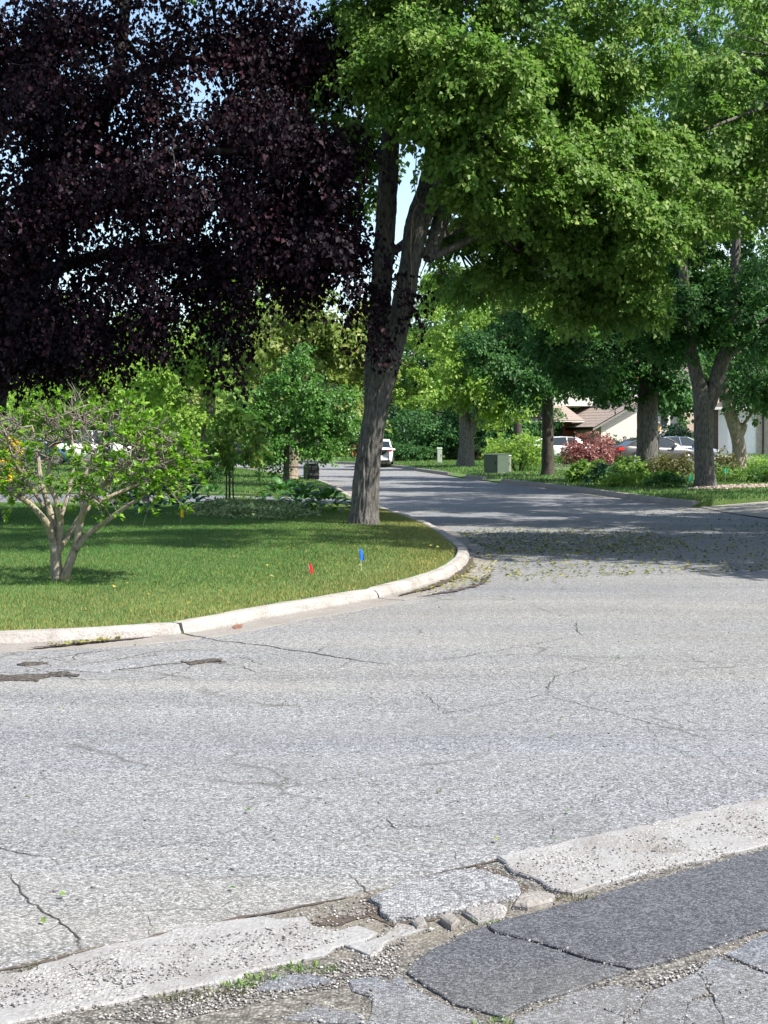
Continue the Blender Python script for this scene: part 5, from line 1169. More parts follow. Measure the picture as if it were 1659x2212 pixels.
simple_tree('shade_tree', 'bronze leaved tree between the yellow green trees on the left', 400, 1006, Hl2, .2, 8,
    [(400, 880, 0, 2, 2, 1.2, 110), (470, 900, 0, 1.8, 2, 1.1, 90), (340, 930, 0, 1.6, 2, 1.0, 80), (440, 940, 0, 1.6, 2, .9, 80), (420, 820, 0, 1.8, 2, 1, 90)], 'bronze', seed=45)
simple_tree('shade_tree', 'dark green tree far behind the wooden orange fence', 700, 985, Hr, .3, 12,
    [(640, 880, 0, 3, 3, 2, 120), (740, 900, 0, 2.6, 3, 1.6, 110), (690, 820, 0, 3, 3, 2, 120), (560, 920, 0, 2.4, 3, 1.6, 90), (780, 840, 0, 2.4, 3, 1.6, 100), (810, 900, 0, 2, 3, 1.6, 90)], 'maple_dark', group=MG, seed=46, Y=132, size=.24, spray=1.5)
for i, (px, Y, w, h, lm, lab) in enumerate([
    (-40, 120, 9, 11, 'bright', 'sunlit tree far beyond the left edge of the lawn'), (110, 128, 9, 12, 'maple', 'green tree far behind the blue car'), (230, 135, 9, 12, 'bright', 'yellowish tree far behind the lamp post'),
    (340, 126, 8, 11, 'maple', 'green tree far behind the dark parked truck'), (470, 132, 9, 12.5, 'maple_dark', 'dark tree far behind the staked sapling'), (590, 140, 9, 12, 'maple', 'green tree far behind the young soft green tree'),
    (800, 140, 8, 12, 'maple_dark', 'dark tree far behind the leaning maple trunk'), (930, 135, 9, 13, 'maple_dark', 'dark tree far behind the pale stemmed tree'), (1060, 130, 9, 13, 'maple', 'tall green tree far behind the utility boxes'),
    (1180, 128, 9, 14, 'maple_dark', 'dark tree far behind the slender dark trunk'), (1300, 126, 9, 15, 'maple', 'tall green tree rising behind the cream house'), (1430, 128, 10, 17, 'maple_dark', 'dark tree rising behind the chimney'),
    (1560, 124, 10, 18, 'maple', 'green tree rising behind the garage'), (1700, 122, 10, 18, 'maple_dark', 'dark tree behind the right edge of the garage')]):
    b = Vector(((px - 830) / F * Y, Y, 0.2))
    g = random.Random(i + 70); bl = []
    for k in range(9):
        a = 2 * PI * k / 8; zz = [.2, .35, .5, .3, .65, .45, .8, .6, .92][k]; q = math.sin(min(1, (zz + .15)) * PI * .85)
        bl.append((b.x + math.cos(a * 3) * w * .26 * q, b.y + math.sin(a * 3) * w * .2, b.z + h * zz, w * .30, w * .25, h * .15, 75))
    mk_tree('shade_tree', lab, b, [([b, b + Vector((0, 0, h * .4)), b + Vector((g.uniform(-.4, .4), 0, h * .85))], [.3, .22, .06])], bl, M[lm], M['bark_dark'], group='trees far behind the houses', seg=9, bark=0, step=1, seed=50 + i, leaves=24, size=.27, spray=1.5, gap=.12)

# bushes
bush('round_bush', 'rounded sunlit yellow green bush beside the green utility boxes', 1120, 1017, Hr, 3.0, 2.4, 1.75, 'bright', 200, 30, .085, .5, seed=51)
bush('red_shrub', 'mounded red leaved shrub left of the grey sedan', 1275, 1008, Hr, 2.9, 2.2, 1.85, 'redmaple', 230, 30, .08, .55, seed=52, droop=.5)
bush('leafy_shrub', 'low grey green shrub at the foot of the red leaved shrub', 1228, 1004, Hr, 1.8, 1.2, .8, 'maple', 80, 26, .07, .35, seed=53)
bush('leafy_shrub', 'small dark green shrub between the red shrub and the sedan', 1296, 1003, Hr, 1.6, 1.2, .7, 'maple_dark', 70, 26, .07, .35, seed=54)
bush('evergreen_shrub', 'spreading evergreen in front of the cream siding', 1335, 990, Hr, 3.0, 2, 1.2, 'evergreen', 110, 30, .13, .6, seed=55, Y=93)
bush('evergreen_shrub', 'dark evergreen in front of the white house wall', 1460, 975, Hr, 2.2, 2, 2.0, 'evergreen', 130, 30, .12, .6, seed=56, Y=96)
bush('leafy_shrub', 'lime green shrub right of the dark evergreen', 1485, 975, Hr, 1.6, 1.4, 1.2, 'bright', 70, 26, .1, .4, seed=57, Y=95)
bush('leafy_shrub', 'dark shrub at the foot of the pale multi stemmed tree', 880, 996, Hr, 3.4, 2, 1.2, 'maple_dark', 120, 28, .12, .5, seed=58)
bush('hedge', 'deep dark hedge in the shade right of the white car', 985, 985, Hr, 8, 2.4, 3.2, 'evergreen', 260, 30, .2, .9, 'hedge', stems=False, seed=59, lump=8, Y=112)
bush('hedge', 'dark cedar hedge behind the white parked car', 830, 985, Hr, 5, 2.4, 4.2, 'evergreen', 220, 30, .2, .9, 'hedge', stems=False, seed=60, lump=7, Y=118)
bush('leafy_shrub', 'bright green plants at the foot of the orange fence', 700, 990, Hr, 4.5, 1.2, .75, 'bright', 90, 26, .16, .5, seed=61, Y=121)
bush('leafy_shrub', 'flowering white tipped shrub right of the orange fence', 762, 990, Hr, 2.6, 2, 2.0, 'variegated', 100, 26, .16, .6, seed=62, Y=118)
bush('leafy_shrub', 'dark shrub left of the orange fence', 640, 990, Hr, 4, 2, 1.8, 'maple_dark', 110, 26, .16, .6, seed=63, Y=122)
bush('yellow_bush', 'bright yellow bush at the left edge of the picture', 2, 1046, Hl2, 1.3, 1.3, 1.5, 'yellow', 90, 26, .12, .4, seed=64)
bush('leafy_shrub', 'low dark shrub on the far lawn right of the small tree', 420, 1042, Hl2, 2.4, 1.4, .55, 'maple_dark', 90, 26, .07, .3, seed=65)
bush('leafy_shrub', 'small upright plant by the driveway behind the small tree', 272, 1093, Hl, .7, .6, .5, 'evergreen', 40, 22, .10, .25, 'plant', stems=False, seed=66)
bush('leafy_shrub', 'dark shrub at the foot of the young soft green tree', 560, 1022, Hl2, 3, 1.6, 1.1, 'maple_dark', 90, 26, .1, .4, seed=67, Y=84)
bush('leafy_shrub', 'tuft of taller grass round the foot of the young soft green tree', 624, 1058, Hl2, .6, .5, .28, 'maple_dark', 30, 20, .09, .2, 'plant', stems=False, seed=68)

# ------------------------------------------------------------------ marker flags
def flag(label, px, py, fn, h, fw, fh, mat, lean=0.0, seed=1, turn=0.3):
    b = hit(fn, px, py)
    root = empty('marker_flag', b, label, 'flag', 'survey flags stuck in the lawns')
    top = b + Vector((lean, 0, h))
    mb = MB(); mb.tube([b - Vector((0, 0, .05)), b.lerp(top, .5) + Vector((.004, 0, 0)), top], [.0022] * 3, 5); mb.build('wire', M['wire'], root)
    mb = MB(); nu = 6
    for i in range(nu + 1):
        u = i / nu
        for j in range(4):
            v = j / 3
            p = top.lerp(b, (fh / h) * v)
            off = Vector((math.cos(turn) * fw * u, math.sin(turn) * fw * u, -u * fw * 0.35 * (0.4 + v * .3)))
            off.y += 0.018 * math.sin(u * 6 + v * 2 + seed); off.x *= (0.8 + .2 * v)
            mb.v.append(tuple(p + off))
    for i in range(nu):
        for j in range(3):
            a = i * 4 + j; mb.f.append((a, a + 4, a + 5, a + 1))
    mb.build('flag', mat, root, smooth=True)
flag('red marker flag low in the grass near the kerb', 669, 1244, Hl, .135, .05, .10, M['f_red'], -.01, 1, .6)
flag('blue marker flag on a white wire right of the red flag', 783, 1238, Hl, .27, .055, .12, M['f_blue'], -.04, 2, .5)
flag('yellow marker flag in front of the leafy lawn bed', 391, 1133, Hl, .27, .06, .14, M['f_yel'], 0, 3, .6)
flag('teal marker flag left of the forked trunk', 1482, 1060, Hr, .42, .10, .14, M['f_teal'], .12, 4, .3)
flag('teal marker flag among the shrubs right of the forked trunk', 1567, 1046, Hr, .5, .09, .15, M['f_teal'], 0, 5, .4)

# ------------------------------------------------------------------ utility boxes
def cabinet(label, px, py, fn, w, d, h, mat, mat2, rz, lid=True):
    b = hit(fn, px, py)
    root = empty('utility_box', b, label, 'utility box', 'utility boxes on the right lawns', rz)
    MB().box(-w/2, w/2, -d/2, d/2, -.05, h * .94).build('body', mat, root, local=True)
    mb = MB(); mb.add([(-w/2-.015, -d/2-.02, h*.94), (w/2+.015, -d/2-.02, h*.94), (w/2+.015, d/2+.01, h*.94), (-w/2-.015, d/2+.01, h*.94),
                       (-w/2-.015, -d/2+.02, h*.98), (w/2+.015, -d/2+.02, h*.98), (w/2+.015, d/2+.01, h), (-w/2-.015, d/2+.01, h)],
                      [(0,3,2,1),(4,5,6,7),(0,1,5,4),(1,2,6,5),(2,3,7,6),(3,0,4,7)]); mb.build('lid', mat2, root, local=True)
    MB().box(-w*.42, w*.42, -d/2-.012, -d/2-.002, h*.08, h*.86).build('door', mat, root, local=True)
    MB().box(w*.3, w*.36, -d/2-.03, -d/2-.013, h*.45, h*.58).build('handle', M['darkmetal'], root, local=True)
    MB().box(-w/2-.04, w/2+.04, -d/2-.04, d/2+.04, -.06, .03).build('pad', M['gutter'], root, local=True)
cabinet('wide dark green utility box on the lawn left of the round bush', 1073, 1022, Hr, .72, .75, .82, M['cabinet'], M['cabinet'], -.75)
cabinet('narrow pale green utility box touching the round bush', 1094, 1021, Hr, .40, .30, .74, M['cabinet_pale'], M['cabinet_pale'], -.1)
cabinet('slim pale pedestal in the shade before the dark hedge', 950, 1001, Hr, .28, .25, .9, M['cabinet_pale'], M['cabinet_pale'], 0)

# black vented bin and little table on the left kerb
bp = hit(Hl2, 673, 1036)
root = empty('plastic_bin', bp, 'black rounded bin with two square openings at the edge of the far lawn', 'bin', rz=.1)
mb = MB(); w, h = .62, .60
prof = [(0.42, 0), (.5, .06), (.5, .72), (.46, .88), (.36, 1.0)]
secs = 16
for (r, z) in prof:
    for k in range(secs):
        a = 2 * PI * k / secs; c, s_ = math.cos(a), math.sin(a)
        f = 1 / max(abs(c), abs(s_)) ** .75
        mb.v.append((c * r * w * f * .95, s_ * r * w * f * .8, z * h))
for i in range(len(prof) - 1):
    for k in range(secs): mb.f.append((i * secs + k, i * secs + (k + 1) % secs, (i + 1) * secs + (k + 1) % secs, (i + 1) * secs + k))
mb.f.append(tuple(range(secs))[::-1]); mb.f.append(tuple(range((len(prof) - 1) * secs, len(prof) * secs)))
mb.build('body', M['black'], root, local=True)
fr = simple('grey_plastic', (0.06, 0.06, 0.062), .5, .1)
for sx_ in (-.13, .11):
    MB().box(sx_ - .085, sx_ + .085, -.30, -.245, .36, .50).build('window_frame', fr, root, local=True)
    MB().box(sx_ - .055, sx_ + .055, -.312, -.301, .385, .475).build('opening', M['black'], root, local=True)
MB().box(-.27, .27, -.29, -.25, .16, .24).build('band', fr, root, local=True)
for sx_ in (-.2, .2): MB().cyl((sx_, -.1, -.02), .05, .05, .06, 10).build('foot', M['black'], root, local=True)
tpos = hit(Hl2, 642, 1038)
root = empty('garden_table', tpos, 'small dark thin legged table beside the black bin', 'table')
MB().box(-.35, .35, -.25, .25, .46, .50).build('tabletop', M['darkmetal'], root, local=True)
for ax in (-.31, .31):
    for ay in (-.2, .2):
        mb = MB(); mb.tube([(ax, ay, .46), (ax * 1.12, ay * 1.1, -.02)], [.016, .012], 6); mb.build('leg', M['darkmetal'], root, local=True)
mb = MB(); mb.tube([(-.31, 0, .2), (0, 0, .16), (.31, 0, .2)], [.01] * 3, 6); mb.build('brace', M['darkmetal'], root, local=True)

# yellow bin, lamp posts, mailbox
yp = hit(Hl2, 556, 1004); yp = Vector(((556 - 830) / F * 80, 80, h1(Hl2, (556 - 830) / F * 80, 80)))
root = empty('yellow_bin', yp, 'yellow box standing under the trees left of the young soft green tree', 'bin')
MB().box(-.26, .26, -.2, .2, 0, .82).build('body', M['yellowplastic'], root, local=True)
MB().box(-.29, .29, -.23, .23, .82, .90).build('lid', M['yellowplastic'], root, local=True)
for s_ in (-.2, .2): MB().cyl((s_, -.26, .08), .07, .07, .05, 12, Matrix.Rotation(PI / 2, 4, 'X')).build('wheel', M['rubber'], root, local=True)
def lamp(label, px, Y, fn, h, mat, gl):
    x = (px - 830) / F * Y; b = Vector((x, Y, h1(fn, x, Y)))
    root = empty('lamp_post', b, label, 'lamp post')
    MB().cyl((0, 0, -.05), .06, .045, h - .3, 10).build('post', mat, root, local=True)
    MB().cyl((0, 0, h - .36), .05, .12, .06, 8).build('base', mat, root, local=True)
    MB().cyl((0, 0, h - .30), .10, .15, .26, 6).build('lantern', gl, root, local=True)
    MB().cyl((0, 0, h - .04), .19, .02, .14, 6).build('cap', mat, root, local=True)
lamp('dark lamp post in front of the grey sedan', 1423, 74, Hr, 2.05, M['darkmetal'], M['lampglass'])
lamp('blue green lantern post seen through the small multi stemmed tree', 242, 66, Hl2, 1.9, M['lamphead'], M['lamphead'])
x = (344 - 830) / F * 68
root = empty('mailbox', (x, 68, h1(Hl2, x, 68)), 'dark mailbox on a post behind the small multi stemmed tree', 'mailbox')
MB().box(-.04, .04, -.04, .04, -.05, .9).build('post', M['darkmetal'], root, local=True)
mb = MB(); mb.prism([(-.12, 0), (.12, 0), (.12, .16), (.08, .23), (-.08, .23), (-.12, .16)], Matrix.Translation((0, .22, .9)) @ Matrix.Rotation(PI / 2, 4, 'X'), .44); mb.build('box', M['black'], root, local=True)
MB().box(.125, .14, -.1, -.06, 1.02, 1.2).build('flag', M['f_red'], root, local=True)

# ------------------------------------------------------------------ cars
def car(label, pos, rz, paint, kind='sedan', L=4.75, Wd=1.84, H=1.44, sc=1.0):
    root = empty('parked_car', pos, label, 'car', 'parked cars', rz)
    w = Wd / 2
    # stations along the car from rear (-) to nose (+): x, bottom, waist, top of lower body, half width
    if kind == 'sedan':
        st = [(-.5, .34, .62, .80, .72), (-.488, .26, .66, .95, .86), (-.46, .22, .70, 1.00, .94), (-.38, .19, .70, 1.02, 1.0), (-.25, .18, .68, .97, 1.0), (0, .18, .66, .93, 1.0), (.16, .18, .64, .91, 1.0), (.24, .18, .63, .90, .99), (.36, .20, .60, .83, .97), (.45, .22, .55, .72, .90), (.485, .25, .50, .64, .80), (.5, .32, .46, .55, .66)]
        gh = [(-.40, 1.00, 1.01, .80), (-.30, .97, 1.26, .74), (-.20, .95, H - .03, .70), (-.06, .93, H, .68), (.08, .92, H - .03, .68), (.17, .91, 1.22, .72), (.27, .885, .90, .80)]
    else:
        st = [(-.5, .40, .75, 1.00, .80), (-.49, .32, .78, 1.10, .92), (-.46, .26, .78, 1.12, .97), (-.3, .24, .78, 1.10, 1.0), (0, .24, .76, 1.08, 1.0), (.2, .24, .74, 1.06, 1.0), (.28, .24, .72, 1.03, .98), (.40, .25, .68, .96, .95), (.47, .28, .62, .86, .86), (.5, .36, .56, .70, .72)]
        gh = [(-.49, 1.10, 1.12, .86), (-.45, 1.10, H - .10, .78), (-.36, 1.09, H, .74), (-.1, 1.08, H + .02, .74), (.06, 1.07, H - .02, .74), (.15, 1.06, 1.36, .78), (.25, 1.03, 1.05, .84)]
    mb = MB(); n = None
    for (x, zb, zw, zt, ww) in st:
        ww *= w
        half = [(0, zb), (ww * .82, zb), (ww * .97, zb + .08), (ww, zw), (ww * .97, zt - .05), (ww * .90, zt), (0, zt + .02)]
        sec = [(-a, z) for a, z in half[::-1]][:-1] + half
        sec = [(-a, z) for a, z in half[:0:-1]] + half[:0] + half
        n = len(sec)
        mb.v += [(x * L, a, z) for a, z in sec]
    for i in range(len(st) - 1):
        for k in range(n): 
            k2 = (k + 1) % n
            mb.f.append((i * n + k, i * n + k2, (i + 1) * n + k2, (i + 1) * n + k))
    mb.f.append(tuple(range(n))); mb.f.append(tuple((len(st) - 1) * n + k for k in range(n))[::-1])
    mb.build('body', paint, root, local=True, smooth=True)
    # greenhouse: glass all round, painted roof and pillars
    mb = MB(); rf = MB()
    for (x, z0, z1, ww) in gh:
        mb.v += [(x * L, w * .93, z0 - .02), (x * L, w * ww, max(z1, z0 - .01)), (x * L, -w * ww, max(z1, z0 - .01)), (x * L, -w * .93, z0 - .02)]
    for i in range(len(gh) - 1):
        for k in range(3): mb.f.append((i * 4 + k, i * 4 + k + 1, i * 4 + k + 5, i * 4 + k + 4))
    mb.build('windows', M['glass'], root, local=True)
    ri = [i for i in range(1, len(gh) - 1)]
    rl = [gh[i] for i in ri]
    for (x, z0, z1, ww) in rl:
        rf.v += [(x * L, w * (ww + .02), z1 - .025), (x * L, w * ww * .9, z1 + .012), (x * L, 0, z1 + .03), (x * L, -w * ww * .9, z1 + .012), (x * L, -w * (ww + .02), z1 - .025)]
    if kind == 'sedan':
        rng = range(1, len(rl) - 2)
    else:
        rng = range(0, len(rl) - 2)
    for i in rng:
        for k in range(4): rf.f.append((i * 5 + k, i * 5 + k + 1, i * 5 + k + 6, i * 5 + k + 5))
    rf.build('roof', paint, root, local=True, smooth=True)
    def on_side(x, t, s):
        x /= L
        for a, b in zip(gh, gh[1:]):
            if a[0] <= x <= b[0]:
                q = (x - a[0]) / (b[0] - a[0]); z0 = a[1] + (b[1] - a[1]) * q; z1 = max(a[2] + (b[2] - a[2]) * q, z0); ww = a[3] + (b[3] - a[3]) * q
                return Vector((x * L, s * (w * (.93 * (1 - t) + ww * t) + .008), z0 - .02 + (z1 - z0 + .02) * t))
        return Vector((x * L, s * w * .9, 1))
    for s in (-1, 1):
        for (xa, xb, r) in ((gh[0][0] * L + .02, gh[2][0] * L, .045), (gh[-1][0] * L - .02, gh[4][0] * L, .035), (-.02 * L, -.03 * L, .035)):
            P = []
            for t in (0, .33, .66, 1):
                x = xa + (xb - xa) * t
                P.append(on_side(x, t if abs(xa - xb) < .2 else (1.0), s))
            q = MB(); q.tube(P, [r] * 4, 6); q.build('pillar', paint, root, local=True)
        # wheels
        for x in (-.30 * L, .305 * L):
            a = MB(); a.cyl((x, s * (w * .985), .335), .375, .375, .02 * s, 24, Matrix.Rotation(-PI / 2, 4, 'X')); a.build('wheel_arch', M['rubber'], root, local=True)
            we = empty('wheel', (0, 0, 0)); we.parent = root; we.location = (x, s * (w * 1.0), .32)
            t_ = MB(); t_.cyl((0, -.1 * s, 0), .32, .32, .14 * s, 24, Matrix.Rotation(-PI / 2, 4, 'X')); t_.build('tyre', M['rubber'], we, local=True)
            t_ = MB(); t_.cyl((0, .041 * s, 0), .225, .20, .012 * s, 20, Matrix.Rotation(-PI / 2, 4, 'X'))
            for k in range(5):
                t_.box(-.022, .022, .054, .064, 0, .2, Matrix.Scale(s, 4, (0, 1, 0)) @ Matrix.Rotation(k * 2 * PI / 5, 4, 'Y'))
            t_.build('rim', M['alloy'], we, local=True)
        b = MB(); b.box(.135 * L, .165 * L, s * w * .98 - .02, s * w * .98 + .16 * s, .95, 1.06); b.build('mirror', paint, root, local=True)
        zt = .80 if kind == 'sedan' else .95
        b = MB(); b.box(-.503 * L, -.44 * L, s * w * (.55 if kind == 'sedan' else .72), s * w * .955, zt - .02, zt + (.13 if kind == 'sedan' else .07)); b.build('taillight', M['taillight'], root, local=True)
        b = MB(); b.box(.43 * L, .485 * L, s * w * .5, s * w * .86, .60 if kind == 'sedan' else .74, .70 if kind == 'sedan' else .86); b.build('headlight', M['headlight'], root, local=True)
        for x in (-.10 * L, .09 * L):
            b = MB(); b.box(x - .1, x + .1, s * w * .99, s * (w + .025), .80, .83); b.build('door_handle', paint, root, local=True)
    MB().box(-.508 * L, -.492 * L, -.25, .25, .58, .70).build('number_plate', M['white'], root, local=True)
    MB().box(-.505 * L, -.47 * L, -w * .8, w * .8, .27, .42).build('rear_bumper', M['rubber'], root, local=True)
    MB().box(.46 * L, .503 * L, -w * .6, w * .6, .27, .46).build('front_grille', M['rubber'], root, local=True)
    root.scale = (sc, sc, sc)
    return root
def cpos(px, py, fn, Y): x = (px - 830) / F * Y; return Vector((x, Y, h1(fn, x, Y) + .015))
car('grey brown sedan with red tail light parked behind the thick maple trunk', cpos(1415, 1007, Hr, 81), math.radians(14), M['p_gray'])
car('silver blue car parked just behind the grey brown sedan', cpos(1462, 1000, Hr, 90), math.radians(14), M['p_silver'])
car('white car half hidden behind the red leaved shrub', cpos(1222, 1000, Hr, 90), math.radians(10), M['p_white'])
car('white car parked in the sun at the bend right of the leaning maple', Vector((-.42, 88, .0)), math.radians(90), M['p_white'], 'suv', 4.5, 1.84, 1.55)
car('dark navy pickup like vehicle parked behind the small multi stemmed tree', cpos(372, 990, Hl2, 84), math.radians(70), M['p_navy'], 'suv', 4.9, 1.9, 1.75)
car('black car parked beneath the bronze tree behind the sapling', cpos(462, 990, Hl2, 86), math.radians(165), M['p_black'])
car('blue car glimpsed through the branches of the small tree at left', cpos(62, 990, Hl2, 80), math.radians(8), M['p_blue'])
car('white van like car glimpsed through the small tree beside the blue car', cpos(200, 990, Hl2, 88), math.radians(20), M['p_white'], 'suv', 4.8, 1.9, 1.8)

# ------------------------------------------------------------------ houses
UB = bpy.data.meshes.new('unit_board'); _m = MB(); _m.box(0, 1, 0, 1, 0, 1)
def boardmesh(mat, name):
    me = bpy.data.meshes.new(name); me.from_pydata(_m.v, [], _m.f); me.update(); me.materials.append(mat); return me
BM = {k: boardmesh(M[k], 'board_' + k) for k in ('cream', 'palewall', 'fencewood', 'fencedark', 'white', 'shingle')}
def board(name, kind, parent, x, y, z, sx_, sy_, sz_, rot=(0, 0, 0)):
    o = link(name, BM[kind], parent); o.location = (x, y, z); o.scale = (sx_, sy_, sz_); o.rotation_euler = rot; return o
M['tan'] = None
def brickmat():
    m, n, l, b = newmat('tan_brick')
    t = n.new('ShaderNodeTexCoord'); mp = n.new('ShaderNodeMapping'); mp.inputs['Rotation'].default_value = (PI / 2, 0, 0); l.new(t.outputs['Object'], mp.inputs[0])
    k = n.new('ShaderNodeTexBrick'); k.inputs['Scale'].default_value = 1; k.inputs['Brick Width'].default_value = .22; k.inputs['Row Height'].default_value = .075; k.inputs['Mortar Size'].default_value = .008
    k.inputs['Color1'].default_value = (.30, .22, .16, 1); k.inputs['Color2'].default_value = (.42, .33, .25, 1); k.inputs['Mortar'].default_value = (.45, .42, .38, 1)
    l.new(mp.outputs[0], k.inputs['Vector']); l.new(k.outputs[0], b.inputs['Base Color']); b.inputs['Roughness'].default_value = .85
    return m
M['tan'] = brickmat()
# cream house: local x along the gable wall, local -y towards the street
hc = Vector(((1300 - 830) / F * 98, 98, .55))
HA = empty('cream_house', hc, 'cream sided house with sloping brown roof and red chimney behind the grey sedan', 'house', rz=math.radians(18))
def hb(name, mat, *a): return MB().box(*a).build(name, M[mat], HA, local=True)
hb('wall', 'palewall', 0, 2.75, .12, 6, -.4, 2.2)
mb = MB(); mb.prism([(0, 2.0), (2.74, 2.0), (2.74, 3.38)], Matrix.Translation((0, .24, 0)) @ Matrix.Rotation(PI / 2, 4, 'X'), .1)
mb.build('gable_wall', M['palewall'], HA, local=True)
for k in range(30):
    z = -.4 + k * .16
    x0 = 0 if z < 1.9 else (z - 1.9) / .53 + .05
    x1 = 2.8
    if x1 - x0 < .2: break
    board('siding_board', 'cream', HA, x0, .06, z, x1 - x0, .05, .15, (.10, 0, 0))
hb('wall', 'palewall', 2.82, 6.4, 1.6, 6, -.4, 5.0)
for k in range(28):
    board('siding_board', 'palewall', HA, 2.85, 1.56, -.4 + k * .19, 3.55, .03, .18, (.06, 0, 0))
hb('wall', 'tan', 6.42, 9.0, .9, 6, -.4, 4.6)
for wx in (4.0, 5.05):
    w_ = hb('window', 'trim', wx, wx + .42, 1.48, 1.56, 1.75, 2.9)
    MB().box(wx + .05, wx + .37, 1.465, 1.478, 1.8, 2.85).build('pane', M['glass'], w_, local=True)
w_ = hb('window', 'trim', 3.4, 5.9, 1.49, 1.555, 2.92, 3.7)
MB().box(3.46, 5.84, 1.47, 1.488, 2.98, 3.64).build('pane', M['glass'], w_, local=True)
# big roof plane falling to the left, with shingle courses
sl = math.atan(.53)
for k in range(22):
    u = -0.75 + k * .36
    board('shingle_course', 'shingle', HA, u, -.35, 2.02 + u * .53 + .16, .40, 7.5, .05, (0, -sl + .03, 0))
mb = MB(); mb.prism([(-.8, 1.56), (7.2, 5.80), (7.2, 5.94), (-.8, 1.70)], Matrix.Translation((0, -.37, 0)) @ Matrix.Rotation(PI / 2, 4, 'X'), .05); mb.build('rake_board', M['gutter'], HA, local=True)
mb = MB(); mb.prism([(-.7, 1.60), (7.2, 5.78), (7.2, 5.84), (-.7, 1.70)], Matrix.Translation((0, 7.0, 0)) @ Matrix.Rotation(PI / 2, 4, 'X'), 7.3); mb.build('roof_deck', M['trim'], HA, local=True)
hb('chimney', 'brickred', 3.6, 4.5, 2.4, 3.3, 3.6, 6.2); hb('chimney_cap', 'gutter', 3.53, 4.57, 2.33, 3.37, 6.2, 6.3)
# entry wing on the left
hb('wall', 'brickred', -5.2, -.05, 4.0, 9, -.4, 2.3); hb('porch_floor', 'gutter', -5.2, -.3, 2.4, 4.0, -.42, -.02)
d_ = hb('door', 'reddoor', -4.6, -3.7, 3.93, 3.99, 0, 2.1); MB().box(-3.84, -3.78, 3.88, 3.93, .95, 1.1).build('handle', M['alloy'], d_, local=True)
w_ = hb('window', 'trim', -3.2, -.9, 3.92, 3.99, .5, 2.0); 
for k in range(3): MB().box(-3.12 + k * .74, -2.5 + k * .74, 3.90, 3.918, .58, 1.92).build('pane', M['glass'], w_, local=True)
for k in range(2): hb('porch_post', 'cream', -5.1 + k * 2.0, -4.98 + k * 2.0, 2.45, 2.57, -.4, 2.25)
for k in range(9):
    v = 2.1 + k * .36
    board('shingle_course', 'shingle', HA, -5.5, v, 2.22 + (v - 2.1) * .33, 5.3, .40, .05, (math.atan(.33) - .03, 0, 0))
hb('soffit', 'palewall', -5.5, -.2, 2.1, 4.0, 2.16, 2.21)
hb('upper_wall', 'palewall', -4.8, 2.7, 5.2, 9.5, 3.25, 6.0)
for k in range(14): board('siding_board', 'palewall', HA, -4.8, 5.16, 3.25 + k * .19, 7.4, .03, .18, (.06, 0, 0))
w_ = hb('window', 'trim', -2.6, -1.5, 5.09, 5.16, 3.7, 4.8); MB().box(-2.52, -1.58, 5.075, 5.088, 3.78, 4.72).build('pane', M['glass'], w_, local=True)
# satellite dish on the roof
dp = HA.matrix_basis @ Vector((2.0, .6, 3.45)); dp = hc + Matrix.Rotation(math.radians(18), 3, 'Z') @ Vector((2.35, .2, 3.42))
root = empty('satellite_dish', dp, 'small grey satellite dish on the sloping brown roof', 'satellite dish', rz=math.radians(20))
mb = MB(); n = 18
for r, y_ in ((.06, .10), (.25, .06), (.42, 0)):
    for k in range(n): mb.v.append((r * math.cos(2 * PI * k / n), y_, .75 + r * math.sin(2 * PI * k / n)))
for i in range(2):
    for k in range(n): mb.f.append((i * n + k, i * n + (k + 1) % n, (i + 1) * n + (k + 1) % n, (i + 1) * n + k))
mb.f.append(tuple(range(n)))
nv = len(mb.v); mb.v += [(a, b + .03, c) for a, b, c in mb.v]; mb.f += [tuple(i + nv for i in f[::-1]) for f in mb.f]
mb.build('reflector', M['dish'], root, local=True, smooth=True)
mb = MB(); mb.tube([(0, .1, .72), (0, .16, .35), (.12, .14, 0)], [.03, .03, .03], 8); mb.build('mast', M['dish'], root, local=True)
mb = MB(); mb.tube([(0, .02, .4), (0, -.25, .5), (0, -.36, .66)], [.015] * 3, 6); mb.build('arm', M['dish'], root, local=True)
MB().box(-.05, .05, -.42, -.33, .63, .72).build('receiver', M['dish'], root, local=True)

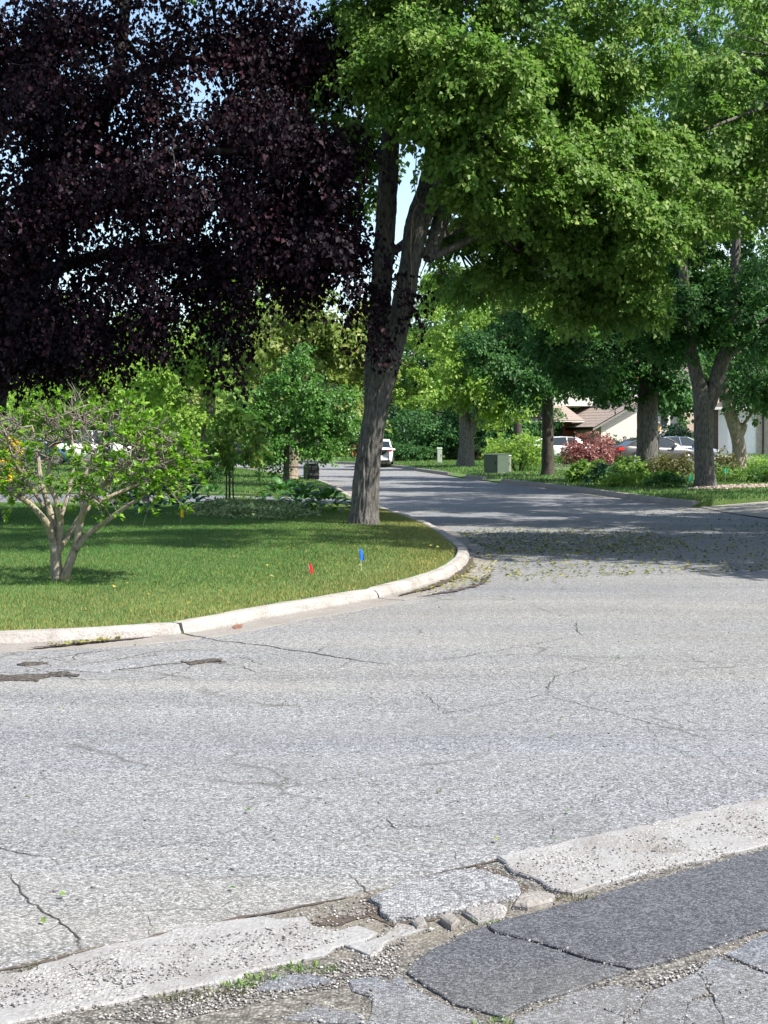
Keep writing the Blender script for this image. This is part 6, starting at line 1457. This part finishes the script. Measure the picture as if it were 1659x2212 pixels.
# garage house on the right
gpos = Vector(((1552 - 830) / F * 97, 97, .58))
HG = empty('garage_house', gpos, 'garage with white panelled door and tan brick at the right edge behind the crooked trunk', 'house', rz=math.radians(-14))
def gb(name, mat, *a, parent=None): return MB().box(*a).build(name, M[mat], parent or HG, local=True)
gb('wall', 'palewall', 0, .5, 0, .3, -.5, 2.9); gb('wall', 'tan', 2.35, 6, 0, .3, -.5, 2.9); gb('lintel', 'palewall', .5, 2.35, .02, .3, 2.15, 2.9); gb('side_wall', 'tan', 0.02, 6, .31, 7, -.5, 2.85)
gd = gb('garage_door', 'white', .5, 2.35, .10, .16, -.05, 2.15)
for r_ in range(4):
    for c_ in range(3):
        gb('panel', 'white', .56 + c_ * .6, 1.10 + c_ * .6, .075, .098, .02 + r_ * .54, .48 + r_ * .54, parent=gd)
mb = MB(); mb.tube([(2.75, -.06, 2.9), (2.75, -.06, -.3)], [.05, .05], 8); mb.build('downspout', M['darkmetal'], HG, local=True)
mb = MB(); mb.prism([(-.5, 2.9), (6.5, 2.9), (6.5, 3.0), (3.0, 4.8), (-.5, 3.0)], Matrix.Translation((0, 7.2, 0)) @ Matrix.Rotation(PI / 2, 4, 'X'), 7.6); mb.build('roof', M['shingle'], HG, local=True)
gb('fascia', 'white', -.5, 6.5, -.46, -.42, 2.86, 3.02)

# fences
def fence(label, px, Y, width, h, kind, rz, group='wooden fences beyond the street'):
    x = (px - 830) / F * Y; b = Vector((x, Y, h1(Hr, x, Y)))
    root = empty('wooden_fence', b, label, 'fence', group, rz)
    n = int(width / .15)
    for k in range(n):
        board('plank', kind, root, k * .15, random.uniform(0, .008), .04, .138, .022, h + random.uniform(-.02, .02))
    for z in (.35, h - .3): board('rail', kind, root, 0, .03, z, width, .05, .09)
    for k in range(int(width / 2.4) + 1): board('post', kind, root, min(k * 2.4, width - .1), .08, -.1, .1, .1, h + .1)
fence('orange cedar fence standing in the sun across the far street', 683, 124, 4.6, 1.8, 'fencewood', 0)
fence('brown fence in the shade behind the two stemmed tree', 962, 105, 5.0, 1.7, 'fencedark', 0)
